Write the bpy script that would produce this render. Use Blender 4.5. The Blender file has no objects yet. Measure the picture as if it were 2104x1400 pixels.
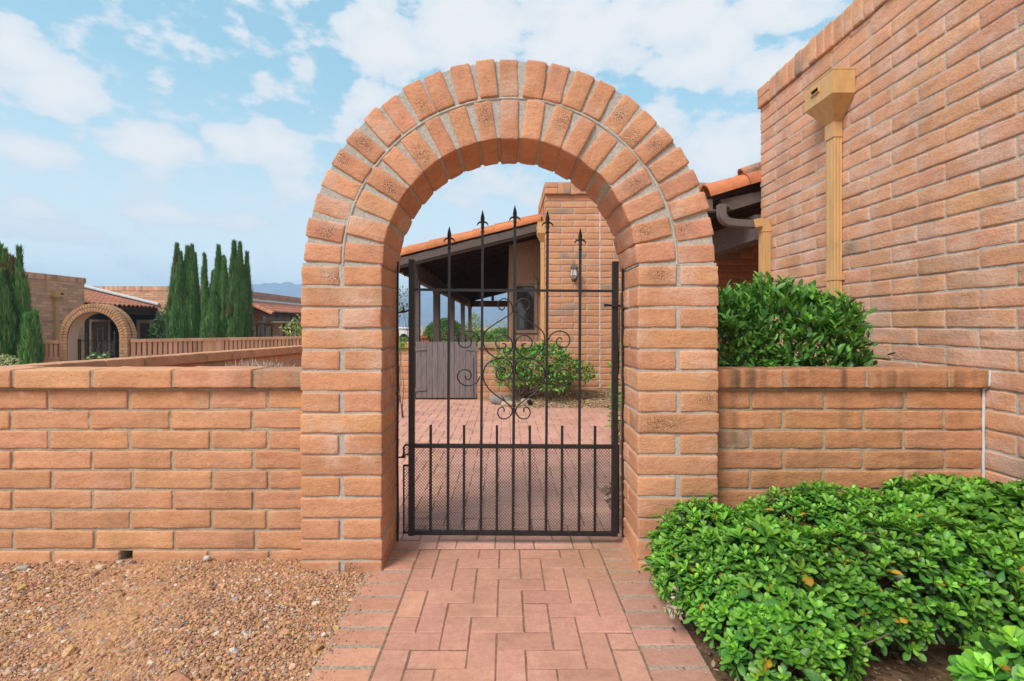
import bpy, math, random
import numpy as np
from mathutils import Vector

random.seed(7)
RNG = np.random.default_rng(11)
SC = bpy.context.scene
COL = SC.collection
H = 1.19                      # eye height
F, VX, VY = 1053.0, 1040.0, 668.0


def P(px, py, d):
    return np.array([(px - VX) * d / F, d, H - (py - VY) * d / F])


def PX(px, d):
    return (px - VX) * d / F


def PZ(py, d):
    return H - (py - VY) * d / F


# ------------------------------------------------------------------ noise
def vnoise(p):
    p = np.asarray(p, float)
    i = np.floor(p).astype(np.int64)
    f = p - i
    u = f * f * (3 - 2 * f)

    def h(ix, iy, iz):
        n = (ix * 374761393 + iy * 668265263 + iz * 1274126177) & 0xFFFFFFFF
        n = ((n ^ (n >> 13)) * 1103515245) & 0xFFFFFFFF
        n = ((n ^ (n >> 16)) * 2654435761) & 0xFFFFFFFF
        return ((n >> 8) & 0xFFFF) / 32767.5 - 1.0
    r = 0
    for dx in (0, 1):
        wx = u[:, 0] if dx else 1 - u[:, 0]
        for dy in (0, 1):
            wy = u[:, 1] if dy else 1 - u[:, 1]
            for dz in (0, 1):
                wz = u[:, 2] if dz else 1 - u[:, 2]
                r = r + h(i[:, 0] + dx, i[:, 1] + dy, i[:, 2] + dz) * wx * wy * wz
    return r


def fbm(p, o=3):
    a, r, s = 1.0, 0, 1.0
    p = np.asarray(p, float)
    for k in range(o):
        r = r + a * vnoise(p * s + 17.3 * k)
        a *= .5
        s *= 2.03
    return r


# ------------------------------------------------------------------ mesh builder
class MB:
    def __init__(self):
        self.V, self.C, self.F, self.M, self.S, self.n = [], [], [], [], [], 0

    def add(self, v, f, col=(1, 1, 1), mat=0, smooth=False):
        v = np.asarray(v, float).reshape(-1, 3)
        c = np.asarray(col, float)
        if c.ndim == 1:
            c = np.tile(c, (len(v), 1))
        if c.shape[1] == 3:
            c = np.hstack([c, np.zeros((len(c), 1))])
        self.V.append(v)
        self.C.append(c)
        if isinstance(f, np.ndarray):
            f = [f]
        else:
            by = {}
            for q in f:
                by.setdefault(len(q), []).append(q)
            f = [np.array(x) for x in by.values()]
        for a in f:
            self.F.append(a + self.n)
            self.M.append(np.full(len(a), mat))
            self.S.append(np.full(len(a), smooth))
        self.n += len(v)

    def box(self, lo, hi, col=(1, 1, 1), mat=0):
        x0, y0, z0 = lo
        x1, y1, z1 = hi
        v = [(x0, y0, z0), (x1, y0, z0), (x1, y1, z0), (x0, y1, z0), (x0, y0, z1), (x1, y0, z1), (x1, y1, z1), (x0, y1, z1)]
        f = [(0, 3, 2, 1), (4, 5, 6, 7), (0, 1, 5, 4), (1, 2, 6, 5), (2, 3, 7, 6), (3, 0, 4, 7)]
        self.add(v, f, col, mat)

    def hexa(self, v8, col=(1, 1, 1), mat=0):
        f = [(0, 3, 2, 1), (4, 5, 6, 7), (0, 1, 5, 4), (1, 2, 6, 5), (2, 3, 7, 6), (3, 0, 4, 7)]
        self.add(v8, f, col, mat)

    def beam(self, a, b, w, h, up=(0, 0, 1), col=(1, 1, 1), mat=0):
        a, b = np.array(a, float), np.array(b, float)
        d = b - a
        d /= np.linalg.norm(d)
        s = np.cross(d, up)
        s /= np.linalg.norm(s)
        u = np.cross(s, d)
        v = []
        for p in (a, b):
            for i, j in ((-1, -1), (1, -1), (1, 1), (-1, 1)):
                v.append(p + s * i * w / 2 + u * j * h / 2)
        self.add(v, [(3, 2, 1, 0), (4, 5, 6, 7), (0, 1, 5, 4), (1, 2, 6, 5), (2, 3, 7, 6), (3, 0, 4, 7)], col, mat)

    def tube(self, pts, r, n=6, col=(1, 1, 1), mat=0, smooth=True, caps=True, phase=0.0):
        p = np.asarray(pts, float)
        m = len(p)
        rr = np.broadcast_to(np.asarray(r, float), (m,))
        t = np.gradient(p, axis=0)
        t /= np.linalg.norm(t, axis=1)[:, None] + 1e-12
        ref = np.array([0, 1, 0.0]) if abs(t[0, 1]) < .9 else np.array([1.0, 0, 0])
        x = np.cross(t[0], ref)
        x /= np.linalg.norm(x)
        vs = []
        ang = np.arange(n) * 2 * math.pi / n + phase
        for k in range(m):
            x = x - t[k] * np.dot(x, t[k])
            x /= np.linalg.norm(x)
            y = np.cross(t[k], x)
            vs.append(p[k] + rr[k] * (np.cos(ang)[:, None] * x + np.sin(ang)[:, None] * y))
        v = np.concatenate(vs)
        i = np.arange(m - 1)[:, None] * n
        j = np.arange(n)[None, :]
        j2 = (j + 1) % n
        f = np.stack([i + j, i + j2, i + n + j2, i + n + j], -1).reshape(-1, 4)
        fl = [f]
        self.add(v, np.concatenate(fl), col, mat, smooth)
        if caps:
            self.add(vs[0], [tuple(range(n))[::-1]], col, mat)
            self.add(vs[-1], [tuple(range(n))], col, mat)

    def lathe(self, c, prof, n=12, col=(1, 1, 1), mat=0, smooth=True, sx=1, sy=1):
        ang = np.arange(n) * 2 * math.pi / n
        v = []
        for r, z in prof:
            v.append(np.stack([c[0] + sx * r * np.cos(ang), c[1] + sy * r * np.sin(ang), np.full(n, c[2] + z)], 1))
        v = np.concatenate(v)
        m = len(prof)
        i = np.arange(m - 1)[:, None] * n
        j = np.arange(n)[None, :]
        f = np.stack([i + j, i + (j + 1) % n, i + n + (j + 1) % n, i + n + j], -1).reshape(-1, 4)
        self.add(v, f, col, mat, smooth)

    def grid(self, X, Y, Z, col=(1, 1, 1), mat=0, smooth=True):
        a, b = X.shape
        v = np.stack([X.ravel(), Y.ravel(), Z.ravel()], 1)
        i = np.arange(a - 1)[:, None] * b
        j = np.arange(b - 1)[None, :]
        f = np.stack([i + j, i + j + 1, i + b + j + 1, i + b + j], -1).reshape(-1, 4)
        self.add(v, f, col, mat, smooth)


ORG = {}


def link(o, parent=None):
    COL.objects.link(o)
    if parent is not None:
        o.parent = parent
    return o


def build(name, mb, mats, parent=None, origin=None):
    """one mesh object; vertices are given in world coordinates"""
    me = bpy.data.meshes.new(name)
    V = np.concatenate(mb.V)
    C = np.concatenate(mb.C)
    org = np.array(ORG[parent]) if parent is not None else np.array([0, 0, 0.0])
    if origin is None:
        origin = org
    origin = np.array(origin, float)
    V = V - origin
    me.vertices.add(len(V))
    me.vertices.foreach_set('co', V.astype(np.float32).ravel())
    sizes = np.concatenate([np.full(len(a), a.shape[1]) for a in mb.F])
    loops = np.concatenate([a.ravel() for a in mb.F])
    me.loops.add(len(loops))
    me.loops.foreach_set('vertex_index', loops.astype(np.int32))
    me.polygons.add(len(sizes))
    st = np.concatenate([[0], np.cumsum(sizes)[:-1]])
    me.polygons.foreach_set('loop_start', st.astype(np.int32))
    me.polygons.foreach_set('material_index', np.concatenate(mb.M).astype(np.int32))
    me.polygons.foreach_set('use_smooth', np.concatenate(mb.S).astype(bool))
    me.update(calc_edges=True)
    ca = me.color_attributes.new('col', 'FLOAT_COLOR', 'POINT')
    ca.data.foreach_set('color', C.astype(np.float32).ravel())
    for m in (mats if isinstance(mats, (list, tuple)) else [mats]):
        me.materials.append(m)
    o = bpy.data.objects.new(name, me)
    link(o, parent)
    o.location = origin - org
    ORG[o] = origin
    return o


def tag(o, label=None, cat=None, group=None, kind=None):
    if label:
        o['label'] = label
    if cat:
        o['category'] = cat
    if group:
        o['group'] = group
    if kind:
        o['kind'] = kind
    return o


def thing(name, label, cat, loc, group=None):
    o = bpy.data.objects.new(name, None)
    o.empty_display_size = .1
    link(o)
    o.location = loc
    ORG[o] = np.array(loc, float)
    return tag(o, label, cat, group)


# ------------------------------------------------------------------ materials
def newmat(name):
    m = bpy.data.materials.new(name)
    m.use_nodes = True
    nt = m.node_tree
    b = nt.nodes['Principled BSDF']
    return m, nt, b


def N(nt, typ, **kw):
    n = nt.nodes.new(typ)
    ins = kw.pop('ins', {})
    for k, v in kw.items():
        setattr(n, k, v)
    for k, v in ins.items():
        if hasattr(v, 'is_output') or isinstance(v, bpy.types.NodeSocket):
            nt.links.new(v, n.inputs[k])
        else:
            n.inputs[k].default_value = v
    return n


def noise(nt, scale, detail=4, rough=.55, vec=None):
    n = N(nt, 'ShaderNodeTexNoise', ins={'Scale': scale, 'Detail': detail, 'Roughness': rough})
    if vec is None:
        g = nt.nodes.get('POS') or nt.nodes.new('ShaderNodeNewGeometry')
        g.name = 'POS'
        vec = g.outputs['Position']
    nt.links.new(vec, n.inputs['Vector'])
    return n.outputs['Fac']


def ramp(nt, fac, pts):
    r = nt.nodes.new('ShaderNodeValToRGB')
    nt.links.new(fac, r.inputs['Fac'])
    el = r.color_ramp.elements
    while len(el) < len(pts):
        el.new(0.5)
    for e, (p, c) in zip(el, pts):
        e.position = p
        e.color = (c, c, c, 1) if not hasattr(c, '__len__') else (*c, 1)
    return r.outputs['Color']


def mixc(nt, fac, a, b, mode='MIX'):
    m = nt.nodes.new('ShaderNodeMix')
    m.data_type = 'RGBA'
    m.blend_type = mode
    for s, v in ((m.inputs['Factor'], fac), (m.inputs['A'], a), (m.inputs['B'], b)):
        if isinstance(v, bpy.types.NodeSocket):
            nt.links.new(v, s)
        elif isinstance(v, (int, float)):
            s.default_value = v if s.type == 'VALUE' else (v, v, v, 1)
        else:
            s.default_value = (*v, 1)
    return m.outputs['Result']


def mth(nt, op, a, b=None, c=None, clamp=False):
    m = nt.nodes.new('ShaderNodeMath')
    m.operation = op
    m.use_clamp = clamp
    for i, v in enumerate((a, b, c)):
        if v is None:
            continue
        if isinstance(v, bpy.types.NodeSocket):
            nt.links.new(v, m.inputs[i])
        else:
            m.inputs[i].default_value = v
    return m.outputs[0]


def bump(nt, b, h, strength, dist):
    n = N(nt, 'ShaderNodeBump', ins={'Strength': strength, 'Distance': dist, 'Height': h})
    nt.links.new(n.outputs['Normal'], b.inputs['Normal'])


def attr(nt):
    return N(nt, 'ShaderNodeAttribute', attribute_name='col')


def mat_masonry(name, s1=48, s2=150, amount=.30, bstr=.9, bdist=.011, rough=.92, pits=.5, weather=.34):
    m, nt, b = newmat(name)
    a = attr(nt)
    n1 = noise(nt, s1, 5, .6)
    n2 = noise(nt, s2, 4, .65)
    g_ = nt.nodes.new('ShaderNodeNewGeometry')
    vs_ = N(nt, 'ShaderNodeVectorMath', operation='MULTIPLY', ins={0: g_.outputs['Position'], 1: (1, 1, 2.6)}).outputs[0]
    n0 = noise(nt, 26, 6, .68, vs_)
    v = mth(nt, 'ADD', mth(nt, 'MULTIPLY', n1, .35), mth(nt, 'ADD', mth(nt, 'MULTIPLY', n2, .30), mth(nt, 'MULTIPLY', n0, .40)))
    val = ramp(nt, v, [(.3, 1 - amount), (.7, 1 + amount * .55)])
    c = mixc(nt, 1.0, a.outputs['Color'], val, 'MULTIPLY')
    # dark pits
    n3 = noise(nt, 95, 2, .5)
    pit = ramp(nt, n3, [(.66, 0.0), (.74, pits)])
    c = mixc(nt, pit, c, (.16, .075, .04))
    # rough popped patches, where the block carries them
    n4 = noise(nt, 230, 2, .6)
    sp = mth(nt, 'MULTIPLY', ramp(nt, n4, [(.48, 0.0), (.58, .95)]), a.outputs['Alpha'], clamp=True)
    c = mixc(nt, sp, c, (.085, .045, .03))
    n5 = noise(nt, 150, 2, .6)
    sp2 = mth(nt, 'MULTIPLY', ramp(nt, n5, [(.6, 0.0), (.68, .8)]), a.outputs['Alpha'], clamp=True)
    c = mixc(nt, sp2, c, (.5, .42, .33))
    if weather:
        wv = N(nt, 'ShaderNodeVectorMath', operation='MULTIPLY', ins={0: g_.outputs['Position'], 1: (1, 1, .35)}).outputs[0]
        n6 = noise(nt, 3.2, 6, .62, wv)
        c = mixc(nt, ramp(nt, n6, [(.52, 0.0), (.70, weather)]), c, (.24, .135, .08))
        n7 = noise(nt, 4.5, 7, .7)
        c = mixc(nt, ramp(nt, n7, [(.58, 0.0), (.72, weather * .9)]), c, (.70, .52, .42))
        n8 = noise(nt, 20, 5, .7)
        c = mixc(nt, ramp(nt, n8, [(.66, 0.0), (.72, weather * 1.4)]), c, (.56, .50, .44))
    nt.links.new(c, b.inputs['Base Color'])
    b.inputs['Roughness'].default_value = rough
    b.inputs['Specular IOR Level'].default_value = .2
    bump(nt, b, v, bstr, bdist)
    return m


def mat_noise(name, base, scale=30, amount=.25, rough=.7, spec=.3, bstr=.0, bdist=.002, metal=0, use_attr=False, stretch=None, second=None):
    m, nt, b = newmat(name)
    vec = None
    if stretch:
        g = nt.nodes.new('ShaderNodeNewGeometry')
        vec = N(nt, 'ShaderNodeVectorMath', operation='MULTIPLY', ins={0: g.outputs['Position'], 1: stretch}).outputs[0]
    n1 = noise(nt, scale, 5, .6, vec)
    val = ramp(nt, n1, [(.3, 1 - amount), (.7, 1 + amount)])
    src = attr(nt).outputs['Color'] if use_attr else base
    c = mixc(nt, 1.0, src, val, 'MULTIPLY')
    if second:
        n2 = noise(nt, second[1], 4, .6)
        c = mixc(nt, ramp(nt, n2, [(second[2], 0.0), (second[2] + .12, second[3])]), c, second[0])
    nt.links.new(c, b.inputs['Base Color'])
    b.inputs['Roughness'].default_value = rough
    b.inputs['Specular IOR Level'].default_value = spec
    b.inputs['Metallic'].default_value = metal
    if bstr:
        bump(nt, b, n1, bstr, bdist)
    return m


def mat_leaf(name, rough=.42, trans=.25, spec=.45):
    m, nt, b = newmat(name)
    a = attr(nt)
    n1 = noise(nt, 60, 3, .6)
    c = mixc(nt, 1.0, a.outputs['Color'], ramp(nt, n1, [(.3, .82), (.7, 1.15)]), 'MULTIPLY')
    nt.links.new(c, b.inputs['Base Color'])
    b.inputs['Roughness'].default_value = rough
    b.inputs['Specular IOR Level'].default_value = spec
    tr = N(nt, 'ShaderNodeBsdfTranslucent')
    c2 = mixc(nt, 1.0, c, (1.0, 1.15, .45), 'MULTIPLY')
    nt.links.new(c2, tr.inputs['Color'])
    mx = N(nt, 'ShaderNodeMixShader', ins={0: trans})
    nt.links.new(b.outputs[0], mx.inputs[1])
    nt.links.new(tr.outputs[0], mx.inputs[2])
    nt.links.new(mx.outputs[0], nt.nodes['Material Output'].inputs['Surface'])
    return m


M_BLOCK = mat_masonry('slump_block')
M_FARBLOCK = mat_masonry('slump_block_distant', amount=.2, bstr=.2)
M_MORTAR = mat_noise('mortar', (.44, .405, .36), 70, .25, .95, .15, .5, .004, second=((.36, .31, .255), 6, .55, .5))
M_MORTARW = mat_noise('tan_mortar', (.40, .32, .235), 70, .25, .95, .15, .5, .004, second=((.27, .20, .145), 5, .52, .6))
M_CAULK = mat_noise('white_sealant', (.60, .585, .58), 40, .12, .6, .3, .4, .003)
M_PAVER = mat_masonry('clay_paver', 60, 240, .32, .6, .003, .88, .3, .42)
M_GROUND = mat_noise('dirt', (.47, .255, .125), 25, .35, .97, .1, .8, .01, second=((.30, .2, .13), 3, .5, .5))
M_SHADESOIL = mat_noise('hedge_shade_soil', (.17, .105, .062), 30, .5, .97, .1, .8, .015)  # soil colour darkened for the shade below the hedge
M_STONE = mat_noise('gravel_stone', None, 120, .25, .85, .25, use_attr=True)
M_IRON = mat_noise('black_iron', (.012, .012, .014), 35, .5, .42, .5, .15, .001, second=((.035, .022, .016), 9, .68, .6))
M_IRONR = mat_noise('rusty_iron', (.075, .032, .02), 60, .4, .8, .3, .4, .001)
M_WOODD = mat_noise('weathered_brown_timber', (.12, .093, .083), 6, .35, .8, .25, .3, .002, stretch=(2, 2, 14))
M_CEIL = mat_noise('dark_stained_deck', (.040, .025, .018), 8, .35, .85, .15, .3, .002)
M_SIDE = mat_noise('brown_siding', (.31, .195, .13), 6, .22, .75, .25, .2, .002, stretch=(8, 8, 1))
M_TRIM = mat_noise('brown_trim', (.20, .13, .095), 10, .2, .7, .3)
M_GATEW = mat_noise('grey_brown_boards', (.19, .158, .158), 5, .25, .75, .25, .3, .002, stretch=(12, 12, 1))
M_TAN = mat_noise('tan_metal', (.60, .36, .155), 9, .10, .55, .4, second=((.40, .235, .10), 5, .56, .35), stretch=(3, 3, .6))
M_GUT = mat_noise('brown_gutter_metal', (.15, .118, .108), 6, .12, .5, .4)
M_TILE = mat_noise('terracotta_tile', None, 14, .18, .8, .25, .15, .002, use_attr=True, second=((.40, .19, .12), 7, .56, .5))
M_FLASH = mat_noise('pale_flashing', (.55, .55, .55), 12, .15, .8, .2)
M_LEAF = mat_leaf('glossy_leaf')
M_LEAFM = mat_leaf('matt_leaf', .65, .2, .25)
M_TWIG = mat_noise('twig_bark', (.16, .115, .085), 60, .35, .9, .15, .4, .002)
M_DRY = mat_noise('dry_leaf', None, 50, .25, .85, .2, use_attr=True)
M_STUCCO = mat_noise('pale_pink_stucco', (.62, .44, .36), 30, .08, .9, .2, .2, .002)
M_WHITE = mat_noise('white_painted_metal', (.75, .76, .77), 3, .06, .5, .3)
M_DARKIN = mat_noise('dark_interior', (.014, .012, .011), 5, .3, .9, .1)


def mat_glass(name, col, rough=.04):
    m, nt, b = newmat(name)
    b.inputs['Base Color'].default_value = (*col, 1)
    b.inputs['Roughness'].default_value = rough
    b.inputs['Specular IOR Level'].default_value = .9
    return m


M_PANE = mat_glass('window_glass', (.012, .014, .013))
mg, nt, b = newmat('lantern_glass')
b.inputs['Base Color'].default_value = (.75, .66, .6, 1)
b.inputs['Roughness'].default_value = .3
b.inputs['Transmission Weight'].default_value = .35
M_LGLASS = mg

# ------------------------------------------------------------------ rounded block
_T = {}


def template(nx, ny, nz):
    k = (nx, ny, nz)
    if k in _T:
        return _T[k]
    idx, verts, faces = {}, [], []

    def vid(t):
        if t not in idx:
            idx[t] = len(verts)
            verts.append(t)
        return idx[t]
    n = (nx, ny, nz)
    for ax in range(3):
        u, v = (ax + 1) % 3, (ax + 2) % 3
        for side in (0, n[ax]):
            for i in range(n[u]):
                for j in range(n[v]):
                    q = []
                    for (a, c) in ((0, 0), (1, 0), (1, 1), (0, 1)):
                        t = [0, 0, 0]
                        t[ax] = side
                        t[u] = i + a
                        t[v] = j + c
                        q.append(vid(tuple(t)))
                    faces.append(q if side else q[::-1])
    _T[k] = (np.array(verts), np.array(faces))
    return _T[k]


def axis_pts(h, r, n):
    """n interior cells plus two rounding cells at each end"""
    r = min(r, h * .9)
    inner = np.linspace(-(h - r), h - r, n + 1)
    return np.concatenate([[-h, -(h - .45 * r)], inner, [h - .45 * r, h]])


def block(mb, c, half, R=None, r=.0072, res=(6, 3, 4), disp=.0028, col=(.42, .17, .07), mat=0, seed=0.0, aniso=(12, 12, 34), fine=.0011, sag=.0):
    """a rounded, rough slump block.  R rows = local x,y,z axes in world"""
    nx, ny, nz = res
    iv, fc = template(nx + 4, ny + 4, nz + 4)
    ax = [axis_pts(half[i], r, res[i]) for i in range(3)]
    p = np.stack([ax[i][iv[:, i]] for i in range(3)], 1)
    rr = min(r, min(half) * .9)
    inn = np.clip(p, -(np.array(half) - rr), np.array(half) - rr)
    d = p - inn
    ln = np.linalg.norm(d, axis=1)[:, None]
    nrm = d / np.maximum(ln, 1e-9)
    q = inn + nrm * rr
    s = np.array([seed * 3.1, seed * 1.7, seed * .9])
    nz_ = fbm((q + s) * np.array(aniso), 2) * disp + vnoise((q + s) * 75) * fine
    q = q + nrm * nz_[:, None]
    if sag:
        q[:, 2] -= sag * np.sin(np.clip((q[:, 0] / half[0] + 1) * 1.57, 0, 3.14))
    if R is not None:
        w = q @ np.asarray(R)
    else:
        w = q
    w = w + np.asarray(c)
    col = np.asarray(col, float)
    cc = np.tile(col[:3], (len(w), 1))
    return w, fc, cc, q


# per-block colour ---------------------------------------------------
def block_col(base, burnt=.05, jit=.09, rng=RNG):
    b = np.array(base) * (1 + jit * rng.normal())
    b = b * np.array([1, 1 + .019 * rng.normal(), 1 + .035 * rng.normal()])
    kind = 0
    if rng.random() < burnt:
        kind = 1
    return b, kind


def put_block(mb, c, half, R=None, base=(.42, .17, .07), burnt=.05, speck=0.0, pale=0.0, mat=0, stain=0.0, **kw):
    b, kind = block_col(base, burnt, kw.pop('jit', .05))
    seed = RNG.random() * 50
    w, fc, cc, q = block(mb, c, half, R, seed=seed, col=b, mat=mat, **kw)
    lo = vnoise(w * 9 + 3)[:, None]
    cc = cc * (1 + .10 * lo)
    if kind:                                  # a burnt, grey-brown end or whole block
        t = np.clip(.75 + .9 * vnoise(w * 7 + seed), 0, 1)[:, None]
        cc = cc * (1 - t) + t * np.array([.37, .255, .18])
    if pale > 0:
        t = np.clip(fbm(w * 7 + 40, 3) * 1.0 + pale - .30, 0, .6)[:, None]
        cc = cc * (1 - t) + t * np.array([.70, .47, .37])
    if stain > 0:                             # run-down streaks and grime
        t = np.clip(fbm(w * np.array([26, 26, 2.5]) + 9, 2) * .8 + vnoise(w * 3 + 7) * .5 - .02, 0, 1)[:, None] * stain
        cc = cc * (1 - t) + t * np.array([.13, .08, .05])
    al = np.zeros((len(w), 1))
    if speck > 0 and RNG.random() < speck:
        cx = (RNG.random(3) - .5) * np.array(half) * np.array([1.4, 0, .6])
        rr = np.linalg.norm((q - cx) / np.array([half[0] * .75, 9, half[2] * 1.1]), axis=1)
        al = np.clip(1.35 - 1.2 * rr, 0, 1)[:, None]
    mb.add(w, fc, np.hstack([np.clip(cc, 0, .9), al]), mat, True)


ORANGE = (.63, .308, .168)
PINKER = (.66, .345, .208)

# ================================================================== ARCHWAY
AY0, AD = 2.478, .395          # front face, depth
XL0, XL1, XR0, XR1 = -.995, -.600, .637, 1.028
ZS = 1.480
arch = thing('brick_archway', 'large archway of slump blocks in a double ring, framing the near black iron gate', 'archway', (.0175, AY0 + AD / 2, 0))

CP = .1022


def pillar(x0, x1, pale):
    mb = MB()
    top = 1.4747
    w = x1 - x0
    # mortar core
    mb.box((x0 + .008, AY0 + .0075, -.05), (x1 - .008, AY0 + AD - .0075, ZS + .01), (1, 1, 1), 1)
    for k in range(16):
        zc = top - .046 - k * CP
        if zc < -.05:
            break
        j = lambda: RNG.normal() * .002
        if k % 2 == 1:      # two stretchers along x (front one and back one)
            for yy in (AY0 + AD * .25 - .003, AY0 + AD * .75 + .003):
                put_block(mb, ((x0 + x1) / 2 + j(), yy + j(), zc), (w / 2, AD / 4 - .004, .046), res=(9, 5, 4), base=ORANGE, burnt=.0, speck=.12 if k < 3 else .03, pale=pale + (.30 if k < 5 else .0), sag=0)
        else:
            for xx in (x0 + w * .25 - .004, x0 + w * .75 + .004):
                put_block(mb, (xx + j(), AY0 + AD / 2 + j(), zc), (w / 4 - .0065, AD / 2, .046), res=(5, 9, 4), base=ORANGE, burnt=.0, speck=.25 if k < 4 else .05, pale=pale + (.30 if k < 5 else .0))
    return mb


build('pillar', pillar(XL0, XL1, .02), [M_BLOCK, M_MORTAR], arch)
build('pillar', pillar(XR0, XR1, .08), [M_BLOCK, M_MORTAR], arch)

mb = MB()
AXC = (XL1 + XR0) / 2
# mortar ring
na = 90
ang = np.linspace(0, math.pi, na)
prof = [(.621, AY0 + .010), (.990, AY0 + .010), (.990, AY0 + AD - .010), (.621, AY0 + AD - .010)]
vs = []
for (rr, yy) in prof:
    wob = .004 * vnoise(np.stack([ang * 14, np.full(na, rr * 10), np.full(na, yy)], 1))
    vs.append(np.stack([AXC + (rr + wob) * np.cos(ang) * 1.0, np.full(na, yy) + wob * .6, ZS + (rr + wob) * np.sin(ang)], 1))
v = np.concatenate(vs)
f = []
for a in range(4):
    c2 = (a + 1) % 4
    for i in range(na - 1):
        f.append((a * na + i, a * na + i + 1, c2 * na + i + 1, c2 * na + i))
mb.add(v, f, (1, 1, 1), 1, False)
# thin raised joint between the rings
mb.tube([(AXC + .8105 * math.cos(t), AY0 + .012, ZS + .8105 * math.sin(t)) for t in ang], .0085, 6, (1, 1, 1), 1)


def voussoirs(n, r0, r1, hh, off=0.0, dep=AD):
    for i in range(n):
        t = math.pi * (i + .5) / n + RNG.normal() * .004
        ra = (r0 + r1) / 2 + RNG.normal() * .0025
        c = (AXC + ra * math.cos(t), AY0 + dep / 2 + RNG.normal() * .003, ZS + ra * math.sin(t))
        er = np.array([math.cos(t), 0, math.sin(t)])
        et = np.array([-math.sin(t), 0, math.cos(t)])
        ey = np.array([0, 1.0, 0])
        tw = RNG.normal() * .012
        er, et = er * math.cos(tw) + et * math.sin(tw), et * math.cos(tw) - er * math.sin(tw)
        h2 = hh + RNG.normal() * .0015
        side = abs(math.cos(t))
        put_block(mb, c, ((r1 - r0) / 2, dep / 2, h2), np.stack([er, ey, et]), res=(6, 9, 4), r=.0085, base=(.63, .308, .182) if RNG.random() < .8 else (.60, .282, .165), burnt=.0,
                  speck=.50 if side > .45 else .22, pale=.05 + .12 * RNG.random() + (.2 if side > .85 else 0), aniso=(16, 16, 16), disp=.0034, fine=.0015)


voussoirs(25, .818, 1.000, .0455)
voussoirs(19, .613, .803, .0445)
build('arch_ring', mb, [M_BLOCK, M_MORTAR], arch)

# jamb bars screwed to the inside of the pillars
DG = 2.78


def jamb(px, y0, y1):
    mb = MB()
    xs = PX(px, DG)
    z0, z1 = PZ(y1, DG), PZ(y0, DG)
    zz = np.linspace(z0, z1, 16)
    pts = [(xs + .0012 * math.sin(z * 9), DG, z) for z in zz]
    mb.tube(pts, .0075, 4, phase=math.pi / 4, smooth=False)
    for z in np.linspace(z0 + .06, z1 - .22, 6):
        mb.lathe((xs, DG - .006, z), [(.0001, -.006), (.007, -.005), (.008, 0), (.007, .005), (.0001, .006)], 8)
    return mb


build('jamb_bar', jamb(817, 538, 1112), M_IRON, arch)
build('jamb_bar', jamb(1279.5, 551, 1104), M_IRON, arch)

# ================================================================== IRON GATE
gate = thing('iron_gate', 'black wrought iron gate with five spear points and scrolls, closed in the near archway', 'gate', (.042, DG, .02))


def gb(px0, px1, d0, d1, py0, py1):
    return (PX(px0, DG), DG + d0, PZ(py1, DG)), (PX(px1, DG), DG + d1, PZ(py0, DG))


def bev_bar(p0, p1, w):
    mb = MB()
    mb.tube([p0, p1], w / 2 * 1.414, 4, phase=math.pi / 4, smooth=False)
    return mb


T = .0315
for (xt, xb, yt, yb) in ((846.6, 845.8, 534, 1099), (1264.2, 1262.0, 538, 1101)):
    mb = MB()
    a, b_ = P(xt, yt, DG), P(xb, yb, DG)
    mb.hexa([(b_[0] - T / 2, DG - T / 2, b_[2]), (b_[0] + T / 2, DG - T / 2, b_[2]), (b_[0] + T / 2, DG + T / 2, b_[2]), (b_[0] - T / 2, DG + T / 2, b_[2]),
             (a[0] - T / 2, DG - T / 2, a[2]), (a[0] + T / 2, DG - T / 2, a[2]), (a[0] + T / 2, DG + T / 2, a[2]), (a[0] - T / 2, DG + T / 2, a[2])])
    build('stile', mb, M_IRON, gate)


def rail(name, xa, ya, xb, yb, hgt, dep):
    mb = MB()
    mb.beam(P(xa, ya, DG), P(xb, yb, DG), dep, hgt)
    return build(name, mb, M_IRON, gate)


rail('top_rail', 852, 595.5, 1258, 598.5, .0135, .014)
rail('middle_rail', 851.5, 916, 1256, 918, .0205, .022)
rail('bottom_rail', 851.5, 1094, 1256, 1096.5, .0205, .026)


def finial(c, z):
    mb = MB()
    # collar, moulded and square-ish, then hooks, then spear blade (z = base of collar)
    mb.lathe((c, DG, z), [(.0075, 0), (.0105, .003), (.0105, .008), (.0075, .011), (.0075, .024), (.0100, .027), (.0100, .033), (.0085, .036), (.0095, .055), (.0110, .062)], 8, smooth=False)
    # spear
    zz = [0, .008, .020, .038, .055, .066]
    ww = [.0075, .0105, .0112, .0078, .0034, .0004]
    v, f = [], []
    for zi, w in zip(zz, ww):
        v += [(c - w, DG, z + .058 + zi), (c, DG - w * .55, z + .058 + zi), (c + w, DG, z + .058 + zi), (c, DG + w * .55, z + .058 + zi)]
    for k in range(len(zz) - 1):
        for j in range(4):
            f.append((k * 4 + j, k * 4 + (j + 1) % 4, k * 4 + 4 + (j + 1) % 4, k * 4 + 4 + j))
    mb.add(v, f)
    for s in (-1, 1):
        pts = [(c, DG, z + .055), (c + s * .011, DG, z + .0575), (c + s * .020, DG, z + .0545), (c + s * .027, DG, z + .047), (c + s * .0305, DG, z + .037)]
        mb.tube(pts, [.0062, .0056, .0048, .0036, .0014], 6)
    return mb


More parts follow.
